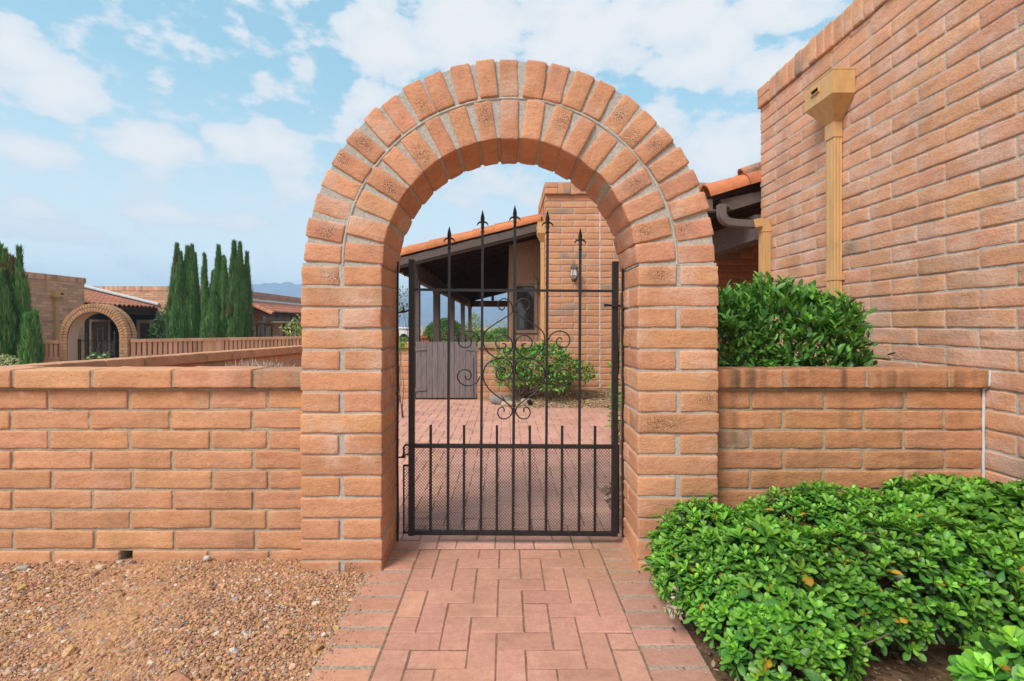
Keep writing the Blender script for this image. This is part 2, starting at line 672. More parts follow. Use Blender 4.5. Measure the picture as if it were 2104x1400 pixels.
for (xb, xt, tip) in ((920, 923.2, 465), (988, 991.6, 431.5), (1054, 1058, 421.5), (1121.6, 1125, 432.5), (1189.5, 1192.2, 468)):
    zt = PZ(tip, DG) - .124
    a = P(xb, 1092, DG)
    b_ = np.array([PX(xt, DG), DG, zt])
    w = .0068 if xb != 1054 else .0074
    mb = MB()
    mb.tube([a, b_], w * 1.414, 4, phase=math.pi / 4, smooth=False)
    br = build('bar', mb, M_IRON, gate)
    build('finial', finial(b_[0], zt), M_IRON, br)
for xb in (884.5, 953, 1020.6, 1088, 1154.4, 1222):
    mb = MB()
    mb.tube([P(xb, 1092, DG), P(xb + .6, 873.5 + (xb - 884) * .006, DG)], .0066 * 1.414, 4, phase=math.pi / 4, smooth=False)
    build('picket', mb, M_IRON, gate)


def catmull(pts, n=7):
    p = np.array(pts, float)
    p = np.vstack([2 * p[0] - p[1], p, 2 * p[-1] - p[-2]])
    out = []
    for i in range(1, len(p) - 2):
        for t in np.linspace(0, 1, n, endpoint=False):
            a, b_, c, d = p[i - 1], p[i], p[i + 1], p[i + 2]
            out.append(.5 * ((2 * b_) + (-a + c) * t + (2 * a - 5 * b_ + 4 * c - d) * t * t + (-a + 3 * b_ - 3 * c + d) * t ** 3))
    out.append(p[-2])
    return np.array(out)


SA = [(540, 610), (528, 662), (492, 680), (455, 645), (446, 585), (480, 536), (540, 518), (600, 545), (640, 605), (655, 675), (630, 732), (540, 792), (430, 862), (315, 940), (250, 1010), (230, 1100), (245, 1200), (300, 1290), (380, 1350), (460, 1375), (540, 1355), (610, 1300), (648, 1215), (640, 1130), (600, 1072), (540, 1045), (475, 1057), (420, 1110), (413, 1175), (450, 1225), (510, 1236), (550, 1212), (556, 1182), (530, 1164), (500, 1166)]
SA = [(960 + x / 7, 540 + y / 7) for x, y in SA]
SB = [(605, 740), (635, 710), (622, 680), (580, 671), (535, 695), (520, 750), (550, 810), (610, 831), (670, 800), (710, 740), (716, 680), (690, 610), (630, 572), (560, 566), (470, 590), (400, 650), (366, 740), (375, 830), (430, 925), (520, 1005), (640, 1090), (700, 1150), (715, 1200), (690, 1253), (640, 1286), (580, 1283), (545, 1240), (545, 1185), (580, 1149), (615, 1165), (616, 1208)]
SCL = [(326, 350), (288, 280), (220, 240), (140, 245), (82, 290), (66, 350), (88, 410), (150, 436), (205, 415), (226, 368), (208, 325), (178, 316), (160, 340)]
SD = [(325, 782), (290, 850), (210, 890), (120, 878), (66, 820), (60, 765), (88, 715), (150, 698), (205, 722), (221, 770), (198, 818), (165, 812), (150, 772)]
cv = lambda L: [(930 + x / 5.833, 640 + y / 5.833) for x, y in L]
for L in (SA, cv(SB), cv(SCL), cv(SD)):
    for mir in (0, 1):
        pts = catmull(L, 6)
        if mir:
            pts[:, 0] = 2 * 1056.0 - pts[:, 0]
        w = np.array([P(x, y, DG - .002 + (.003 if mir else 0)) for x, y in pts])
        mb = MB()
        mb.tube(w, .0036, 6)
        build('scroll', mb, M_IRON, gate)

# expanded metal mesh sheet behind the pickets
def expanded(x0, x1, z0, z1, y, sx=.0157, sz=.0088, r=.0017):
    mb = MB()
    n = int((x1 - x0) / (sx / 2)) + 1
    rows = int((z1 - z0) / sz)
    xs = x0 + np.arange(n) * sx / 2
    for i in range(rows + 1):
        ph = i % 2
        zz = z0 + i * sz + ((np.arange(n) + ph) % 2 - .5) * sz * .92
        zz = np.clip(zz, z0, z1)
        yy = y + ((np.arange(n) + ph) % 2 - .5) * .0016
        mb.tube(np.stack([xs, yy, zz], 1), r, 3, smooth=False, caps=False)
    return mb


build('mesh_panel', expanded(PX(853, DG), PX(1256, DG), PZ(1090, DG), PZ(920, DG), DG + .012), M_IRON, gate)
# mesh flange left of the hinge stile
mb = MB()
fx0, fx1 = PX(829.2, DG), PX(839.5, DG)
mb.beam((fx0, DG + .004, PZ(1097, DG)), (fx0, DG + .004, PZ(956, DG)), .008, .008, up=(0, 1, 0))
mb.beam((fx0, DG + .004, PZ(957, DG)), (fx1, DG + .004, PZ(957, DG)), .008, .010)
mb.beam((fx0, DG + .004, PZ(1095, DG)), (fx1, DG + .004, PZ(1095, DG)), .008, .010)
fl = build('mesh_flange', mb, M_IRON, gate)
build('mesh_panel', expanded(fx0, fx1, PZ(1094, DG), PZ(958, DG), DG + .006), M_IRON, fl)
mb = MB()
fx0 = PX(829.8, DG)
mb.tube([(fx1, DG, PZ(914.5, DG)), (fx0 + .006, DG, PZ(914.5, DG)), (fx0, DG, PZ(919, DG)), (fx0, DG, PZ(939, DG))], .0065, 4, phase=.78, smooth=False)
mb.tube([(fx1, DG, PZ(934, DG)), (fx0, DG, PZ(935, DG))], .005, 4, phase=.78, smooth=False)
hb = build('hinge', mb, M_IRON, gate)
mb = MB()
mb.lathe((PX(829, DG), DG, PZ(939, DG)), [(.0001, -.006), (.010, -.006), (.012, -.001), (.011, .006), (.0055, .007), (.0055, .022), (.0001, .022)], 8)
mb.tube([(PX(818, DG), DG, PZ(940, DG)), (PX(829, DG), DG, PZ(940, DG))], .0045, 6)
build('hinge_pin', mb, M_IRONR, hb)
build('mesh_panel', expanded(fx0, fx1, PZ(933, DG), PZ(917, DG), DG + .006), M_IRON, hb)
# upper hinge
mb = MB()
cx, cz = PX(829.5, DG), PZ(641, DG)
mb.tube([(PX(819, DG), DG, PZ(642.5, DG)), (cx, DG, PZ(642, DG)), (PX(840, DG), DG, PZ(638.5, DG))], .004, 6)
hb = build('hinge', mb, M_IRON, gate)
mb = MB()
mb.lathe((cx, DG, cz), [(.0001, -.004), (.013, -.004), (.014, .003), (.010, .008), (.0045, .008), (.0045, .026), (.0001, .026)], 8)
build('hinge_pin', mb, M_IRONR, hb)
# latch with handle through the right stile and rod
mb = MB()
lz = PZ(628, DG)
mb.hexa([(PX(1251, DG), DG - .034, lz - .006), (PX(1267, DG), DG - .034, lz - .006), (PX(1276, DG), DG + .01, lz - .007), (PX(1255, DG), DG + .01, lz - .007),
         (PX(1251, DG), DG - .034, lz + .004), (PX(1267, DG), DG - .034, lz + .004), (PX(1276, DG), DG + .01, lz + .004), (PX(1255, DG), DG + .01, lz + .004)])
mb.tube([(PX(1253, DG), DG - .03, lz), (PX(1246, DG), DG - .036, lz), (PX(1239, DG), DG - .04, lz)], [.006, .0065, .0085], 8)
lt = build('latch', mb, M_IRON, gate)
mb = MB()
mb.tube([(PX(1273.5, DG), DG, lz - .006), (PX(1271, DG), DG, PZ(770, DG))], .0028, 6)
build('latch_rod', mb, M_IRON, lt)
mb = MB()
mb.box((PX(1269, DG), DG + .002, PZ(1097, DG)), (PX(1273, DG), DG + .010, PZ(914, DG)))
build('stop_plate', mb, M_IRON, gate)

# ================================================================== LOW FRONT WALLS
WY = 2.595
LP = .1013


def low_wall(rows, ztop0, xa, xb, y, mb, thick=.15, stain=0.0, base=ORANGE, burnt=.03, res=(10, 1, 4), gaps=()):
    for k, joints in enumerate(rows):
        zt = ztop0 - k * LP
        zc = zt - .0447
        js = sorted([xa] + [j for j in joints if xa + .03 < j < xb - .03] + [xb])
        for a, b_ in zip(js[:-1], js[1:]):
            if any(g[0] == k and a < g[1] < b_ for g in gaps):
                continue
            ja = .0065 if a != xa else -.004
            jb = .0065 if b_ != xb else -.004
            w = (b_ - jb - a - ja) / 2
            put_block(mb, ((a + ja + b_ - jb) / 2, y + thick / 2 + RNG.normal() * .0015, zc + RNG.normal() * .001), (w, thick / 2, .0446), res=res, r=.0075, base=base, burnt=burnt, stain=stain * (1.0 if k < 3 else .45), disp=.0032, fine=.0014, aniso=(11, 11, 30), pale=-.05)


def rowx(l, y=WY, s=2.917, o=0):
    return [PX(o + q / s, y) for q in l]


def extend(j, xa, pitch=.412):
    j = sorted(j)
    while j[0] > xa:
        j.insert(0, j[0] - pitch)
    return j


LW = thing('brick_wall', 'low orange slump block wall left of the archway, with gravel at its foot and a weep hole', 'wall', (-2.4, WY, 0))
rowsL = [(287, 770, 1260, 1603), (62, 535, 1018, 1510), (289, 773, 1260, 1603), (70, 550, 1030, 1518), (307, 790, 1272, 1608), (72, 552, 1035, 1518), (310, 780, 1268, 1598), (78, 565, 1045, 1528), (308, 720, 785, 1250, 1617)]
rowsL = [extend(rowx(r), -5.4) for r in rowsL]
rowsL.append(extend(rowx((70, 560, 1040, 1520)), -5.4))
mb = MB()
hx0, hx1 = PX(720 / 2.917, WY), PX(785 / 2.917, WY)
low_wall(rowsL, .855, -5.4, XL0 + .01, WY, mb, burnt=.035, gaps=[(8, (hx0 + hx1) / 2)])
mb.box((-5.4, WY + .0065, -.15), (hx0 - .005, WY + .143, .87), mat=1)
mb.box((hx1 + .005, WY + .0065, -.15), (XL0 + .02, WY + .143, .87), mat=1)
mb.box((hx0 - .005, WY + .0065, .045), (hx1 + .005, WY + .143, .87), mat=1)
mb.box((hx0 - .005, WY + .11, -.15), (hx1 + .005, WY + .143, .045), mat=1)
build('wall_body', mb, [M_BLOCK, M_MORTARW], LW)


def coping(joints, xa, xb, y0, z0, z1, dep, stain, burnt=.05, base=ORANGE, res=(12, 4, 4)):
    mb = MB()
    js = sorted([xa] + [j for j in joints if xa + .03 < j < xb - .03] + [xb])
    for a, b_ in zip(js[:-1], js[1:]):
        ja = .0085 if a != xa else -.004
        jb = .0085 if b_ != xb else -.004
        put_block(mb, ((a + ja + b_ - jb) / 2, y0 + dep / 2 + RNG.normal() * .002, (z0 + z1) / 2 + RNG.normal() * .001), ((b_ - jb - a - ja) / 2, dep / 2, (z1 - z0) / 2), res=res, r=.008, base=base, burnt=burnt, stain=stain, disp=.0026)
    mb.box((xa, y0 + .010, z0 + .004), (xb, y0 + dep - .010, z1 - .005), mat=1)
    return mb


cj = extend([PX(px, 2.56) for px in (24, 187, 354, 520)], -5.4)
build('coping', coping(cj, -5.4, XL0 + .01, 2.56, .874, .966, .205, .18), [M_BLOCK, M_MORTARW], LW)

RW = thing('brick_wall', 'low stained slump block wall between the archway and the big house wall, above the green hedge', 'wall', (1.7, WY, 0))
XH = 2.42
s7 = lambda l: [PX(1440 + q / 3.0437, WY) for q in l]
rowsR = [s7((315, 775, 1280)), s7((517, 1020, 1525)), s7((315, 772, 1272)), s7((517, 1020, 1527)), s7((310, 765, 1270)), s7((517, 1020, 1527)), s7((310, 765, 1270)), s7((517, 1020, 1527)), s7((310, 765, 1270))]
mb = MB()
low_wall(rowsR, .855, XR1 - .01, XH - .012, WY, mb, stain=.6, res=(22, 1, 4), burnt=.10, base=(.56, .262, .132))
mb.box((XR1 - .02, WY + .0065, -.1), (XH + .01, WY + .143, .87), mat=1)
build('wall_body', mb, [M_BLOCK, M_MORTARW], RW)
cj = [PX(1440 + q / 3.0437, 2.56) for q in (530, 1045, 1560)]
build('coping', coping(cj, XR1 - .01, XH - .006, 2.56, .874, .966, .205, 1.0, .0, (.52, .245, .122), (34, 4, 5)), [M_BLOCK, M_MORTARW], RW)
mb = MB()
zz = np.linspace(.0, .965, 40)
nn = vnoise(np.stack([zz * 25, zz * 0, zz * 0], 1))
mb.tube(np.stack([XH - .007 + nn * .0012, np.where(zz > .872, 2.556, WY - .004), zz], 1), .0068 + .0015 * vnoise(np.stack([zz * 40, zz * 0 + 4, zz * 0], 1)), 6)
build('sealant_joint', mb, M_CAULK, RW)

# garden side wall running back on the left
SW = thing('brick_wall', 'long low block wall with flat coping running back from the left front wall', 'wall', (-3.3, 5, 0))
a0, a1 = np.array([-3.66, 2.76]), np.array([-2.70, 8.35])
dv = a1 - a0
Ls = np.linalg.norm(dv)
du = dv / Ls
nu = np.array([du[1], -du[0]])       # towards +x (visible side)
Rm = np.array([[du[0], du[1], 0], [-nu[0], -nu[1], 0], [0, 0, 1]])
ZT = .90
mb, mc = MB(), MB()
n = int(Ls / .373)
for i in range(n):
    c = a0 + du * (.373 * (i + .5)) + nu * .02
    put_block(mc, (c[0], c[1], ZT - .046), (.1805, .1025, .046), Rm, res=(6, 3, 3), r=.008, base=ORANGE, burnt=.06, stain=.3)
for k in range(10):
    for i in range(n + 1):
        s = .373 * (i + .5 - .5 * (k % 2))
        if s < .1 or s > Ls - .1:
            continue
        c = a0 + du * s - nu * .006
        put_block(mb, (c[0], c[1], ZT - .102 - .045 - k * LP), (.180, .075, .0446), Rm, res=(5, 1, 3), r=.011, base=ORANGE, burnt=.05)


def obox(mb, o, u, n_, l, t0, t1, z0, z1, mat=0, col=(1, 1, 1)):
    q = [o + n_ * t0, o + u * l + n_ * t0, o + u * l + n_ * t1, o + n_ * t1]
    mb.hexa([(*p, z0) for p in q] + [(*p, z1) for p in q], col, mat)


obox(mb, a0, du, nu, Ls, -.072, .062, -.6, ZT - .09, 1)
obox(mc, a0, du, nu, Ls, -.07, .112, ZT - .088, ZT - .006, 1)
build('wall_body', mb, [M_BLOCK, M_MORTAR], SW)
build('coping', mc, [M_BLOCK, M_MORTAR], SW)

# ================================================================== MAIN HOUSE
house = thing('brick_house', 'tall slump block house behind and right of the archway, with tiled porches and brown patio', 'house', (4.5, 5.5, 0))
HC = 3.245
# --- right wall, X = XH, facing -X, from Y=-1 to 4.87
mb = MB()
YF = 4.875
CPH = .1016
RX = np.array([[0, 1, 0], [1, 0, 0], [0, 0, 1.0]])     # local x -> world y, local y -> world +x
zj = .867
k0 = -int((zj + .05) / CPH) - 0
kk = 0
for k in range(k0, 40):
    z0 = zj + k * CPH
    z1 = z0 + CPH
    if z0 > HC - .03:
        break
    if z1 > HC - .05:
        z1 = HC + .003
    off = 2.43 if k % 2 == 1 else 2.622
    ys = [off + .395 * i for i in range(-10, 12)]
    ys = [y for y in ys if -1 < y < YF - .08]
    ys = [-1.0] + ys + [YF]
    for a, b_ in zip(ys[:-1], ys[1:]):
        near = b_ > 1.9
        ja = .006
        jb = .006 if b_ != YF else -.004
        put_block(mb, (XH + .06 + RNG.normal() * .0018, (a + ja + b_ - jb) / 2, (z0 + z1) / 2), ((b_ - jb - a - ja) / 2, .06, (z1 - z0) / 2 - .0053), RX, res=(9, 1, 4) if near else (3, 1, 2), r=.007, base=PINKER, burnt=.02, pale=.30, disp=.0032, fine=.0015, aniso=(11, 11, 28))
mb.box((XH + .0062, -1, -.2), (XH + .20, YF - .008, HC), mat=1)
# end return of this wall (faces +Y side)
build('wall', mb, [M_BLOCK, M_MORTAR], house)
mb = MB()
y = YF + .015
put_block(mb, (XH + .08, y - .10, HC + .046), (.1, .105, .045), RX, res=(3, 2, 3), base=PINKER)
put_block(mb, (XH + .08, y - .10, HC + .140), (.1, .105, .045), RX, res=(3, 2, 3), base=PINKER)
y -= .213
while y > -1:
    w = .1016
    put_block(mb, (XH + .08 + RNG.normal() * .004, y - w / 2, HC + .096 + RNG.normal() * .003), (.1, .0465, .095), None, res=(2, 3, 5), r=.011, base=PINKER, burnt=.12, pale=.15)
    y -= w
mb.box((XH - .008, -1, HC + .004), (XH + .17, YF, HC + .18), mat=1)
build('parapet', mb, [M_BLOCK, M_MORTAR], house)

# --- wall facing the court at Y = 8.15 (X .627 -> 4.5), lower part is the bay next to the patio
CY = 8.15
mb = MB()
jz = 3.156
xc = 1.494
for k in range(-1, 33):
    z1 = jz - k * CPH
    z0 = z1 - CPH
    if k == -1:
        z1 = 3.262
    if k % 2 == 0:
        js = [.627, .876, 1.278] + [1.494 + .2 * 0]
        js2 = [1.494, 1.70] + [1.70 + .406 * i for i in range(1, 8)]
    else:
        js = [.627, 1.078, 1.494]
        js2 = [1.494] + [1.494 + .406 * i for i in range(1, 9)]
    for L in (js, js2):
        for a, b_ in zip(L[:-1], L[1:]):
            if b_ > 4.7:
                continue
            ja = .006 if a != .627 else -.003
            put_block(mb, ((a + ja + b_ - .006) / 2, CY + .06, (z0 + z1) / 2), ((b_ - .006 - a - ja) / 2, .06, (z1 - z0) / 2 - .0055), res=(6, 1, 3) if a < 2.2 else (2, 1, 1), r=.010, base=ORANGE, burnt=.07, disp=.0036)
    # left return face x=.627
    ys = [CY + .11, CY + .4, CY + .8, CY + 1.2, CY + 1.6] if k % 2 else [CY + .11, CY + .2, CY + .6, CY + 1.0, CY + 1.6]
    for a, b_ in zip(ys[:-1], ys[1:]):
        put_block(mb, (.627 + .06, (a + b_) / 2, (z0 + z1) / 2), ((b_ - a) / 2 - .006, .06, (z1 - z0) / 2 - .0055), RX, res=(3, 1, 2), base=ORANGE)
mb.box((.636, CY + .0085, -.1), (4.7, CY + .2, 3.262), mat=1)
mb.box((.634, CY + .2, -.1), (.8, CY + 1.6, 3.262), mat=1)
# raked-back concrete footing strip
build('wall', mb, [M_BLOCK, M_MORTAR], house)
mb = MB()
mb.box((1.47, CY - .012, -.02), (4.6, CY + .005, .19))
build('footing', mb, mat_noise('clay_render', (.36, .17, .08), 20, .25, .9, .2, .3), house)
mb = MB()
x = .612
put_block(mb, (x + .1, CY + .05, 3.262 + .046), (.1, .11, .045), None, res=(3, 2, 3), base=ORANGE)
put_block(mb, (x + .1, CY + .05, 3.262 + .140), (.1, .11, .045), None, res=(3, 2, 3), base=ORANGE)
x += .205
while x < 4.6:
    put_block(mb, (x + .05, CY + .05 + RNG.normal() * .004, 3.262 + .093 + RNG.normal() * .003), (.0465, .11, .092), None, res=(2, 2, 4), base=ORANGE, burnt=.25)
    x += .1016
yy = CY + .17
while yy < CY + 1.6:
    put_block(mb, (.70, yy + .05, 3.262 + .093), (.09, .0465, .092), None, res=(2, 2, 3), base=ORANGE, burnt=.15)
    yy += .1016
mb.box((.62, CY - .05, 3.264), (4.6, CY + .15, 3.44), mat=1)
build('parapet', mb, [M_BLOCK, M_MORTAR], house)
# sealant line
mb = MB()
zz = np.linspace(.17, 3.05, 90)
mb.tube(np.stack([np.full(90, 1.494), np.full(90, CY + .002), zz], 1), .0095 + .004 * vnoise(np.stack([zz * 30, zz * 0, zz * 0], 1)), 6)
zz = np.linspace(1.22, 1.49, 12)
mb.tube(np.stack([zz, np.full(12, CY + .004), np.full(12, PZ(544, CY))], 1), .006, 5)
build('sealant_joint', mb, M_CAULK, house)


# --- conductor heads and downspouts
def rain_head(xw, ya, yb, prot, zt, zm, zb, py, pl, pp, zfoot, slot=True):
    """box on a wall facing -X; ya<yb along Y; pipe centred at py"""
    mb = MB()
    x0 = xw - prot
    mb.hexa([(x0, ya, zm), (xw - .002, ya, zm), (xw - .002, yb, zm), (x0, yb, zm), (x0, ya, zt), (xw - .002, ya, zt), (xw - .002, yb, zt), (x0, yb, zt)])
    xp = xw - pp
    mb.hexa([(xp, py - pl / 2, zb), (xw - .002, py - pl / 2, zb), (xw - .002, py + pl / 2, zb), (xp, py + pl / 2, zb),
             (x0 + .001, ya + .001, zm), (xw - .002, ya + .001, zm), (xw - .002, yb - .001, zm), (x0 + .001, yb - .001, zm)])
    mb.box((x0 - .002, ya - .002, zt - .008), (xw - .002, yb + .002, zt + .003))
    h = build('rain_head', mb, M_TAN, house)
    if slot:
        ym, zc = (ya + yb) / 2 + .03, (zt + zm) / 2 + .01
        m2 = MB()
        for (u0, u1, v0, v1) in ((-.05, .05, .014, .020), (-.05, .05, -.020, -.014), (-.05, -.044, -.014, .014), (.044, .05, -.014, .014)):
            m2.box((x0 - .012, ym + u0, zc + v0), (x0 + .001, ym + u1, zc + v1))
        m2.box((x0 - .004, ym - .044, zc - .014), (x0 - .002, ym + .044, zc + .014), mat=1)
        build('overflow_slot', m2, [M_TAN, M_DARKIN], h)
    # corrugated pipe
    m3 = MB()
    sec = []
    n = 5
    for i in range(n + 1):
        sec.append((xp + (xw - .004 - xp) * (1 - i / n) - 0, py - pl / 2 + (.0028 if i % 2 else 0)))
    for i in range(1, n + 1):
        sec.append((xp + (.0028 if i % 2 else 0), py - pl / 2 + pl * i / n))
    sec.append((xw - .004, py + pl / 2))
    m = len(sec)
    v = [(x, y_, zfoot) for x, y_ in sec] + [(x, y_, zb + .002) for x, y_ in sec]
    m3.add(v, [(i, (i + 1) % m, m + (i + 1) % m, m + i) for i in range(m)])
    d = build('downspout', m3, M_TAN, house)
    m4 = MB()
    m4.box((xp - .004, py - pl / 2 - .004, zb - .11), (xw - .003, py + pl / 2 + .004, zb - .002))
    build('collar', m4, M_TAN, d)
    for zs in (zfoot + .35, zfoot + 1.55):
        m5 = MB()
        m5.box((xp - .003, py - pl / 2 - .003, zs - .016), (xw - .003, py + pl / 2 + .003, zs + .016))
        m5.box((xw - .012, py - pl / 2 - .03, zs - .016), (xw - .003, py + pl / 2 + .03, zs + .016))
        build('strap', m5, M_TAN, d)


rain_head(XH, 3.55, 3.88, .158, 2.97, 2.80, 2.655, 3.735, .095, .062, -.02)
rain_head(.627, 8.28, 8.58, .115, 2.86, 2.68, 2.545, 8.42, .10, .06, .1)


# --- tile roofs
TERRA = (.52, .185, .085)


def tile_field(mb, o, eave, up, le, ls, pu=.255, ps=.36, amp=.042, base=TERRA, nsub=8):
    """o = eave corner; eave = unit vector along the eave; up = unit vector up the slope"""
    o, eave, up = map(lambda q: np.array(q, float), (o, eave, up))
    nrm = np.cross(eave, up)
    if nrm[2] < 0:
        nrm = -nrm
    nu_ = max(1, int(round(le / pu)))
    u = np.linspace(0, nu_ * pu, nu_ * nsub + 1)
    ns = max(1, int(math.ceil(ls / ps)))
    ph = (u / pu) % 1.0
    prof_ = amp * (np.sin(ph * 2 * math.pi)) + amp * .25 * np.sin(ph * 4 * math.pi)
    for s in range(ns):
        s0, s1 = s * ps, min((s + 1) * ps + .03, ls)
        jit = RNG.normal(0, .004, nu_)[np.clip((u / pu).astype(int), 0, nu_ - 1)]
        tint = (1 + RNG.normal(0, .10, nu_))[np.clip((u / pu).astype(int), 0, nu_ - 1)]
        rows = []
        for (sv, hv) in ((s0 - .0, .006), (s0, .030), (s1, .008)):
            rows.append(o + eave * u[:, None] + up * (sv + jit)[:, None] + nrm * (prof_ + hv)[:, None])
        v = np.concatenate(rows)
        m = len(u)
        i = np.arange(2)[:, None] * m
        j = np.arange(m - 1)[None, :]
        f = np.stack([i + j, i + j + 1, i + m + j + 1, i + m + j], -1).reshape(-1, 4)
        c = np.tile(np.array(base), (len(v), 1)) * np.tile(tint, 3)[:, None]
        mb.add(v, f, c, 0, True)


def barrel_row(mb, a, b_, r, n, nrm, base=TERRA, overlap=.03):
    """half-round tiles laid end to end from a (low) to b (high)"""
    a, b_, nrm = map(lambda q: np.array(q, float), (a, b_, nrm))
    d = (b_ - a)
    L = np.linalg.norm(d)
    d /= L
    s = np.cross(d, nrm)
    s /= np.linalg.norm(s)
    nn = np.cross(s, d)
    ang = np.linspace(-.25, math.pi + .25, 15)
    seg = L / n
    for i in range(n):
        col = np.array(base) * (1 + RNG.normal() * .06)
        for (ra, t) in ((r, 0), (r - .014, 1)):
            lo = a + d * (seg * i - overlap)
            hi = a + d * (seg * (i + 1))
            v0 = lo + (ra + .010) * (np.cos(ang)[:, None] * s + np.sin(ang)[:, None] * nn)
            v1 = hi + (ra - .008) * (np.cos(ang)[:, None] * s + np.sin(ang)[:, None] * nn)
            v = np.concatenate([v0, v1])
            m = len(ang)
            mb.add(v, np.array([(j, j + 1, m + j + 1, m + j) for j in range(m - 1)]), col, 0, True)
        # rim
        v0 = lo + (r + .010) * (np.cos(ang)[:, None] * s + np.sin(ang)[:, None] * nn)
        v1 = lo + (r - .004) * (np.cos(ang)[:, None] * s + np.sin(ang)[:, None] * nn)
        m = len(ang)
        mb.add(np.concatenate([v0, v1]), np.array([(j, j + 1, m + j + 1, m + j) for j in range(m - 1)]), col * .9, 0, False)


# covered patio roof (X from -2.05 to .62, Y 8.75 -> 24)
RY0, RY1 = 8.75, 23.6
SL = .249
zr = lambda x: 2.352 + (x + 1.8) * SL       # underside of rake tiles
up = np.array([1, 0, SL])
up /= np.linalg.norm(up)
mb = MB()
tile_field(mb, (-2.08, RY0 + .10, zr(-2.08) + .09), (0, 1, 0), up, RY1 - RY0, 2.75 / up[0])
barrel_row(mb, (-2.06, RY0 + .08, zr(-2.06) + .045), (.60, RY0 + .08, zr(.60) + .045), .098, 7, (0, 0, 1), (.56, .19, .075))
barrel_row(mb, (-2.06, RY0 + .24, zr(-2.06) + .115), (.60, RY0 + .24, zr(.60) + .115), .085, 7, (0, 0, 1), (.56, .19, .08))
roof = build('porch_roof', mb, M_TILE, house)
mb = MB()
# deck under the tiles
a, b_ = -2.05, .66
mb.hexa([(a, RY0 + .06, zr(a) - .045), (b_, RY0 + .06, zr(b_) - .045), (b_, RY1, zr(b_) - .045), (a, RY1, zr(a) - .045),
         (a, RY0 + .06, zr(a) + .02), (b_, RY0 + .06, zr(b_) + .02), (b_, RY1, zr(b_) + .02), (a, RY1, zr(a) + .02)])
b2 = 4.5       # ceiling carries on over the house behind the bay
mb.hexa([(.66, CY + .5, zr(.66) - .045), (b2, CY + .5, zr(.66) - .04), (b2, RY1, zr(.66) - .04), (.66, RY1, zr(.66) - .045),
         (.66, CY + .5, zr(.66) + .02), (b2, CY + .5, zr(.66) + .02), (b2, RY1, zr(.66) + .02), (.66, RY1, zr(.66) + .02)])
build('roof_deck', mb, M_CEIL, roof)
mb = MB()
mb.beam((-2.06, RY0 + .03, zr(-2.06) - .075), (.612, RY0 + .03, zr(.612) - .075), .045, .125)
mb.beam((-2.06, RY0 + .075, zr(-2.06) - .155), (.612, RY0 + .075, zr(.612) - .155), .04, .05)
build('barge_board', mb, M_WOODD, roof)
for i, yy in enumerate(np.arange(RY0 + .62, RY1 - .2, .62)):
    mb = MB()
    mb.beam((-2.0, yy, zr(-2.0) - .105), (.64, yy, zr(.64) - .105), .045, .12)
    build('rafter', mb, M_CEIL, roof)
# beam and posts
mb = MB()
mb.beam((-1.635, RY0 + .32, 2.135), (-1.635, RY1, 2.135), .14, .29)
build('beam', mb, M_WOODD, house)
mb = MB()
mb.beam((-1.6, 22.98, 2.14), (.2, 22.98, 2.14), .14, .27)
mb.beam((-.6, 22.9, 2.28), (-.6, 22.9, 2.6), .12, .12, up=(0, 1, 0))
build('beam', mb, M_WOODD, house)
for yy in (9.2, 12.0, 15.4, 19.2, 22.95):
    mb = MB()
    mb.beam((-1.625, yy, -.02), (-1.625, yy, 1.992), .15, .15, up=(0, 1, 0))
    mb.beam((-1.625, yy - .003, 1.93), (-1.625, yy - .003, 1.994), .17, .17, up=(0, 1, 0))
    build('post', mb, M_WOODD, house)
mb = MB()
mb.box((-2.16, RY0 + .05, zr(-2.08) - .02), (-2.05, RY1, zr(-2.08) + .08))
mb.box((-2.13, RY0 + .08, zr(-2.08) - .06), (-2.05, RY1, zr(-2.08) - .02))
build('gutter', mb, M_GUT, roof)
# siding wall with window
SYD = 9.42
mb = MB()
sx0, sx1 = .055, .66
ztop = lambda x: zr(x) - .05
wx0, wx1, wz0, wz1 = PX(1061, SYD), PX(1098, SYD), PZ(678.5, SYD), PZ(588.5, SYD)
def sidepiece(x0, x1, z0, z1a, z1b):
    mb.hexa([(x0, SYD, z0), (x1, SYD, z0), (x1, SYD + .12, z0), (x0, SYD + .12, z0), (x0, SYD, z1a), (x1, SYD, z1b), (x1, SYD + .12, z1b), (x0, SYD + .12, z1a)])
sidepiece(sx0, wx0, -.02, ztop(sx0), ztop(wx0))
sidepiece(wx1, sx1, -.02, ztop(wx1), ztop(sx1))
sidepiece(wx0, wx1, -.02, wz0, wz0)
sidepiece(wx0, wx1, wz1, ztop(wx0), ztop(wx1))
x = sx0 + .03
while x < sx1 - .03:
    for (za, zb) in ((-.02, wz0 - .09), (wz1 + .1, ztop(x))) if wx0 - .06 < x < wx1 + .06 else ((-.02, ztop(x)),):
        mb.box((x, SYD - .012, za), (x + .016, SYD, zb))
    x += .078
